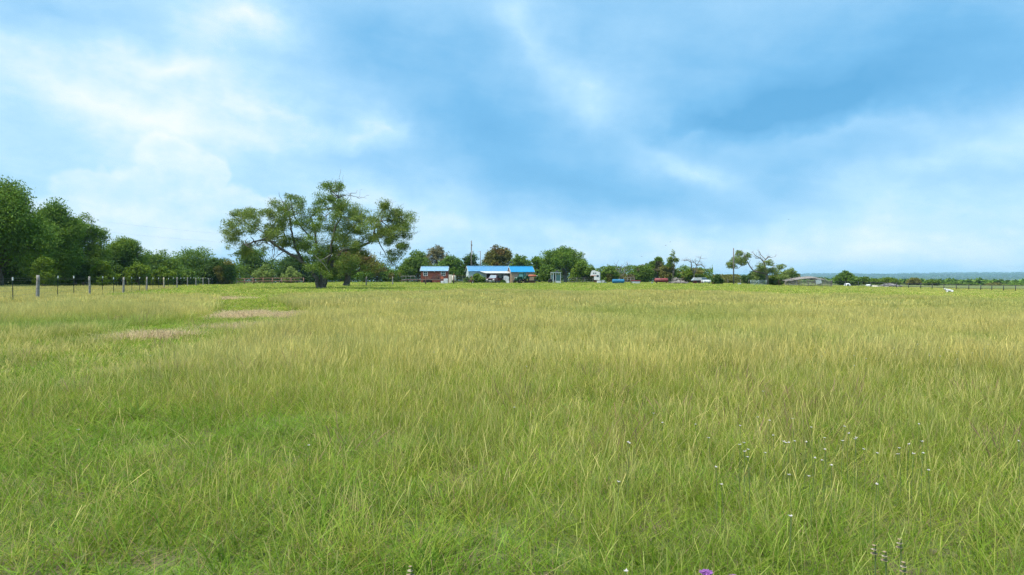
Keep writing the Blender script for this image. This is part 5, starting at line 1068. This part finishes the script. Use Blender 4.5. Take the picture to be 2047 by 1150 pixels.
LONE = {1030: 'near the centre of the field', 1052: 'above the lone central one', 866: 'left of centre in mid field', 158: 'in the short grass at far left', 620: 'below the track, left of centre', 1250: 'at the bottom edge right of centre', 300: 'beside the bare track patch', 930: 'in mid field straight before the house', 2035: 'at the right photo edge'}
for (px, py) in spots:
    zt = .33; Yf = (HCAM-zt)*F/(py-HZ); xf = X(px, Yf); sc_ = (zt+rf_.uniform(0, .08))/.5; big = .85+max(0, (Yf-4)*.03)
    if first: q = root; first = False
    else:
        q = root.copy(); COL.objects.link(q)
        for ch in (s_o, p_o): c = ch.copy(); c.parent = q; COL.objects.link(c)
    if px in LONE: q['label'] = 'lone tiny white wildflower '+LONE[px]; q['group'] = 'lone white wildflowers'
    elif py < 760: q['label'] = 'tiny white wildflower in the strip across the right mid field'; q['group'] = 'white wildflowers of the right mid field'
    q.location = (xf, Yf, gz(xf, Yf)); q.rotation_euler = (0, 0, rf_.uniform(0, 6)); q.scale = (big, big, sc_)
def thistle(px, py, label):
    Yf = (HCAM-.62)*F/(py-HZ); xf = X(px, Yf); t = thing('thistle', label, 'flower', (xf, Yf, gz(xf, Yf))); r = np.random.default_rng(int(px))
    MB().tube([(0, 0, -.02), (.01, .01, .3), (0, 0, .57)], [.005, .004, .003], 6).build('stem', STEM, t, True); MB().lathe([(.004, .582), (.008, .587), (.009, .595), (.007, .603)], (0, 0, 0), 12).build('bulb', paint('thistle_green', (.14, .2, .09), .7), t, True)
    m_ = MB()
    for k in range(130):
        a = r.uniform(0, 6.28); q = math.sqrt(r.random()); d = np.array([math.cos(a)*q*.85, math.sin(a)*q*.85, 1-.45*q]); c = np.array([math.cos(a)*.006*q, math.sin(a)*.006*q, .6]); m_.tube([c, c+d*.016*r.uniform(.8, 1.1)], [.0008, .0011], 4)
    m_.build('florets', PURPLE, t)
    for k in range(5):
        a = k*2.2; z0 = .08+.09*k; d = np.array([math.cos(a), math.sin(a), .35]); u = np.array([-math.sin(a), math.cos(a), 0]); c = np.array([0, 0, z0]); vs = [c]; L = .13-.015*k
        for i in range(1, 7): vs += [c+d*L*i/6+u*(.02 if i % 2 else .007)*(1-i/7), c+d*L*i/6-u*(.02 if i % 2 else .007)*(1-i/7)]
        MB().add(vs, [(0, 1, 2)]+[(2*i-1, 2*i+1, 2*i+2, 2*i) for i in range(1, 6)]).build('leaf', MATS['thistle_green'], t)
thistle(1412, 1136, 'purple thistle flower at the bottom edge, the left and higher of two'); thistle(1468, 1147, 'purple thistle flower cut by the bottom edge, the right of two')
def horsemint(px, py, label, zt=.55):
    Yf = (HCAM-zt)*F/(py-HZ); xf = X(px, Yf); t = thing('seed_head', label, 'flower', (xf, Yf, gz(xf, Yf))); r = np.random.default_rng(int(px+py)); MB().tube([(0, 0, -.02), (.005, 0, zt)], [.003, .002], 5).build('stem', STEM, t)
    for tier in range(3):
        m_ = MB(); z0 = zt-.03+.014*tier
        for k in range(12): a = k*.52+tier; d = np.array([math.cos(a), math.sin(a), .35]); u = np.array([-math.sin(a), math.cos(a), 0]); c = np.array([0, 0, z0]); L = (.012-.003*tier)*r.uniform(.8, 1.2); m_.add([c, c+d*L*.6+u*.005, c+d*L, c+d*L*.6-u*.005], [(0, 1, 2, 3)])
        m_.build('bract_whorl', BRACT if tier != 1 else paint('pale_bracts', (.38, .31, .21), .8, 0, .2, 30.0), t)
for i, (px, py, lab) in enumerate(((820, 1132, 'pale brown seed head at the bottom edge left of centre'), (1798, 1078, 'tan seed head in the lower right grass, highest of its cluster'), (1747, 1090, 'tan seed head just left of the highest tan one'), (1768, 1103, 'small tan seed head below the highest tan one'), (1806, 1124, 'lowest tan seed head near the bottom edge at right'))): horsemint(px, py, lab)
# ------------------------------------------------------------------ wooded valley beyond the right fence
def forest():
    col = bpy.data.collections.new('forest_sources')
    for i in range(5):
        r = np.random.default_rng(900+i); lob = [(r.normal()*.35, r.normal()*.35, .35+.45*r.random(), .4+.2*r.random(), .45, .32) for _ in range(6)]
        p, ti = crown_points(lob, 420, r, .2, .5); c = leaf_cols(ti, 'oak', r)
        a = leaves_mesh(p, .2, c, r, slim=.55); a.materials.clear(); a.materials.append(FOREST); ob = bpy.data.objects.new('crown_%d' % i, a); col.objects.link(ob)
    r = np.random.default_rng(77); n = 15000; y = np.exp(r.uniform(math.log(420), math.log(9500), n*2)); a = r.uniform(.30, .95, n*2); x = a*y
    keep = fbm(x, y, 260) > .40; x, y = x[keep][:n], y[keep][:n]; s = r.uniform(5, 9, len(x))*(1+ss(2500, 8000, y)*1.2)
    scatter('distant_forest', 'hazy dark woods covering the far valley on the right', col, x, y, s, s*.75, r.uniform(.7, 1.25, (len(x), 1))*np.ones((1, 3)), cat='forest')
forest()
# ------------------------------------------------------------------ air
mh, th_, oh = new_mat('pale_haze'); pv = th_.node('ShaderNodeVolumePrincipled'); pv.inputs['Color'].default_value = (0.50, 0.82, 1.0, 1); pv.inputs['Density'].default_value = 0.00009; pv.inputs['Anisotropy'].default_value = 0.0
th_.l.new(pv.outputs[0], oh.inputs['Volume'])
hz = MB().box((0, 0, 27), (33000, 33000, 126)).build('haze', mh); tag(hz, 'pale blue haze in the air over the valley', None, None, 'stuff')
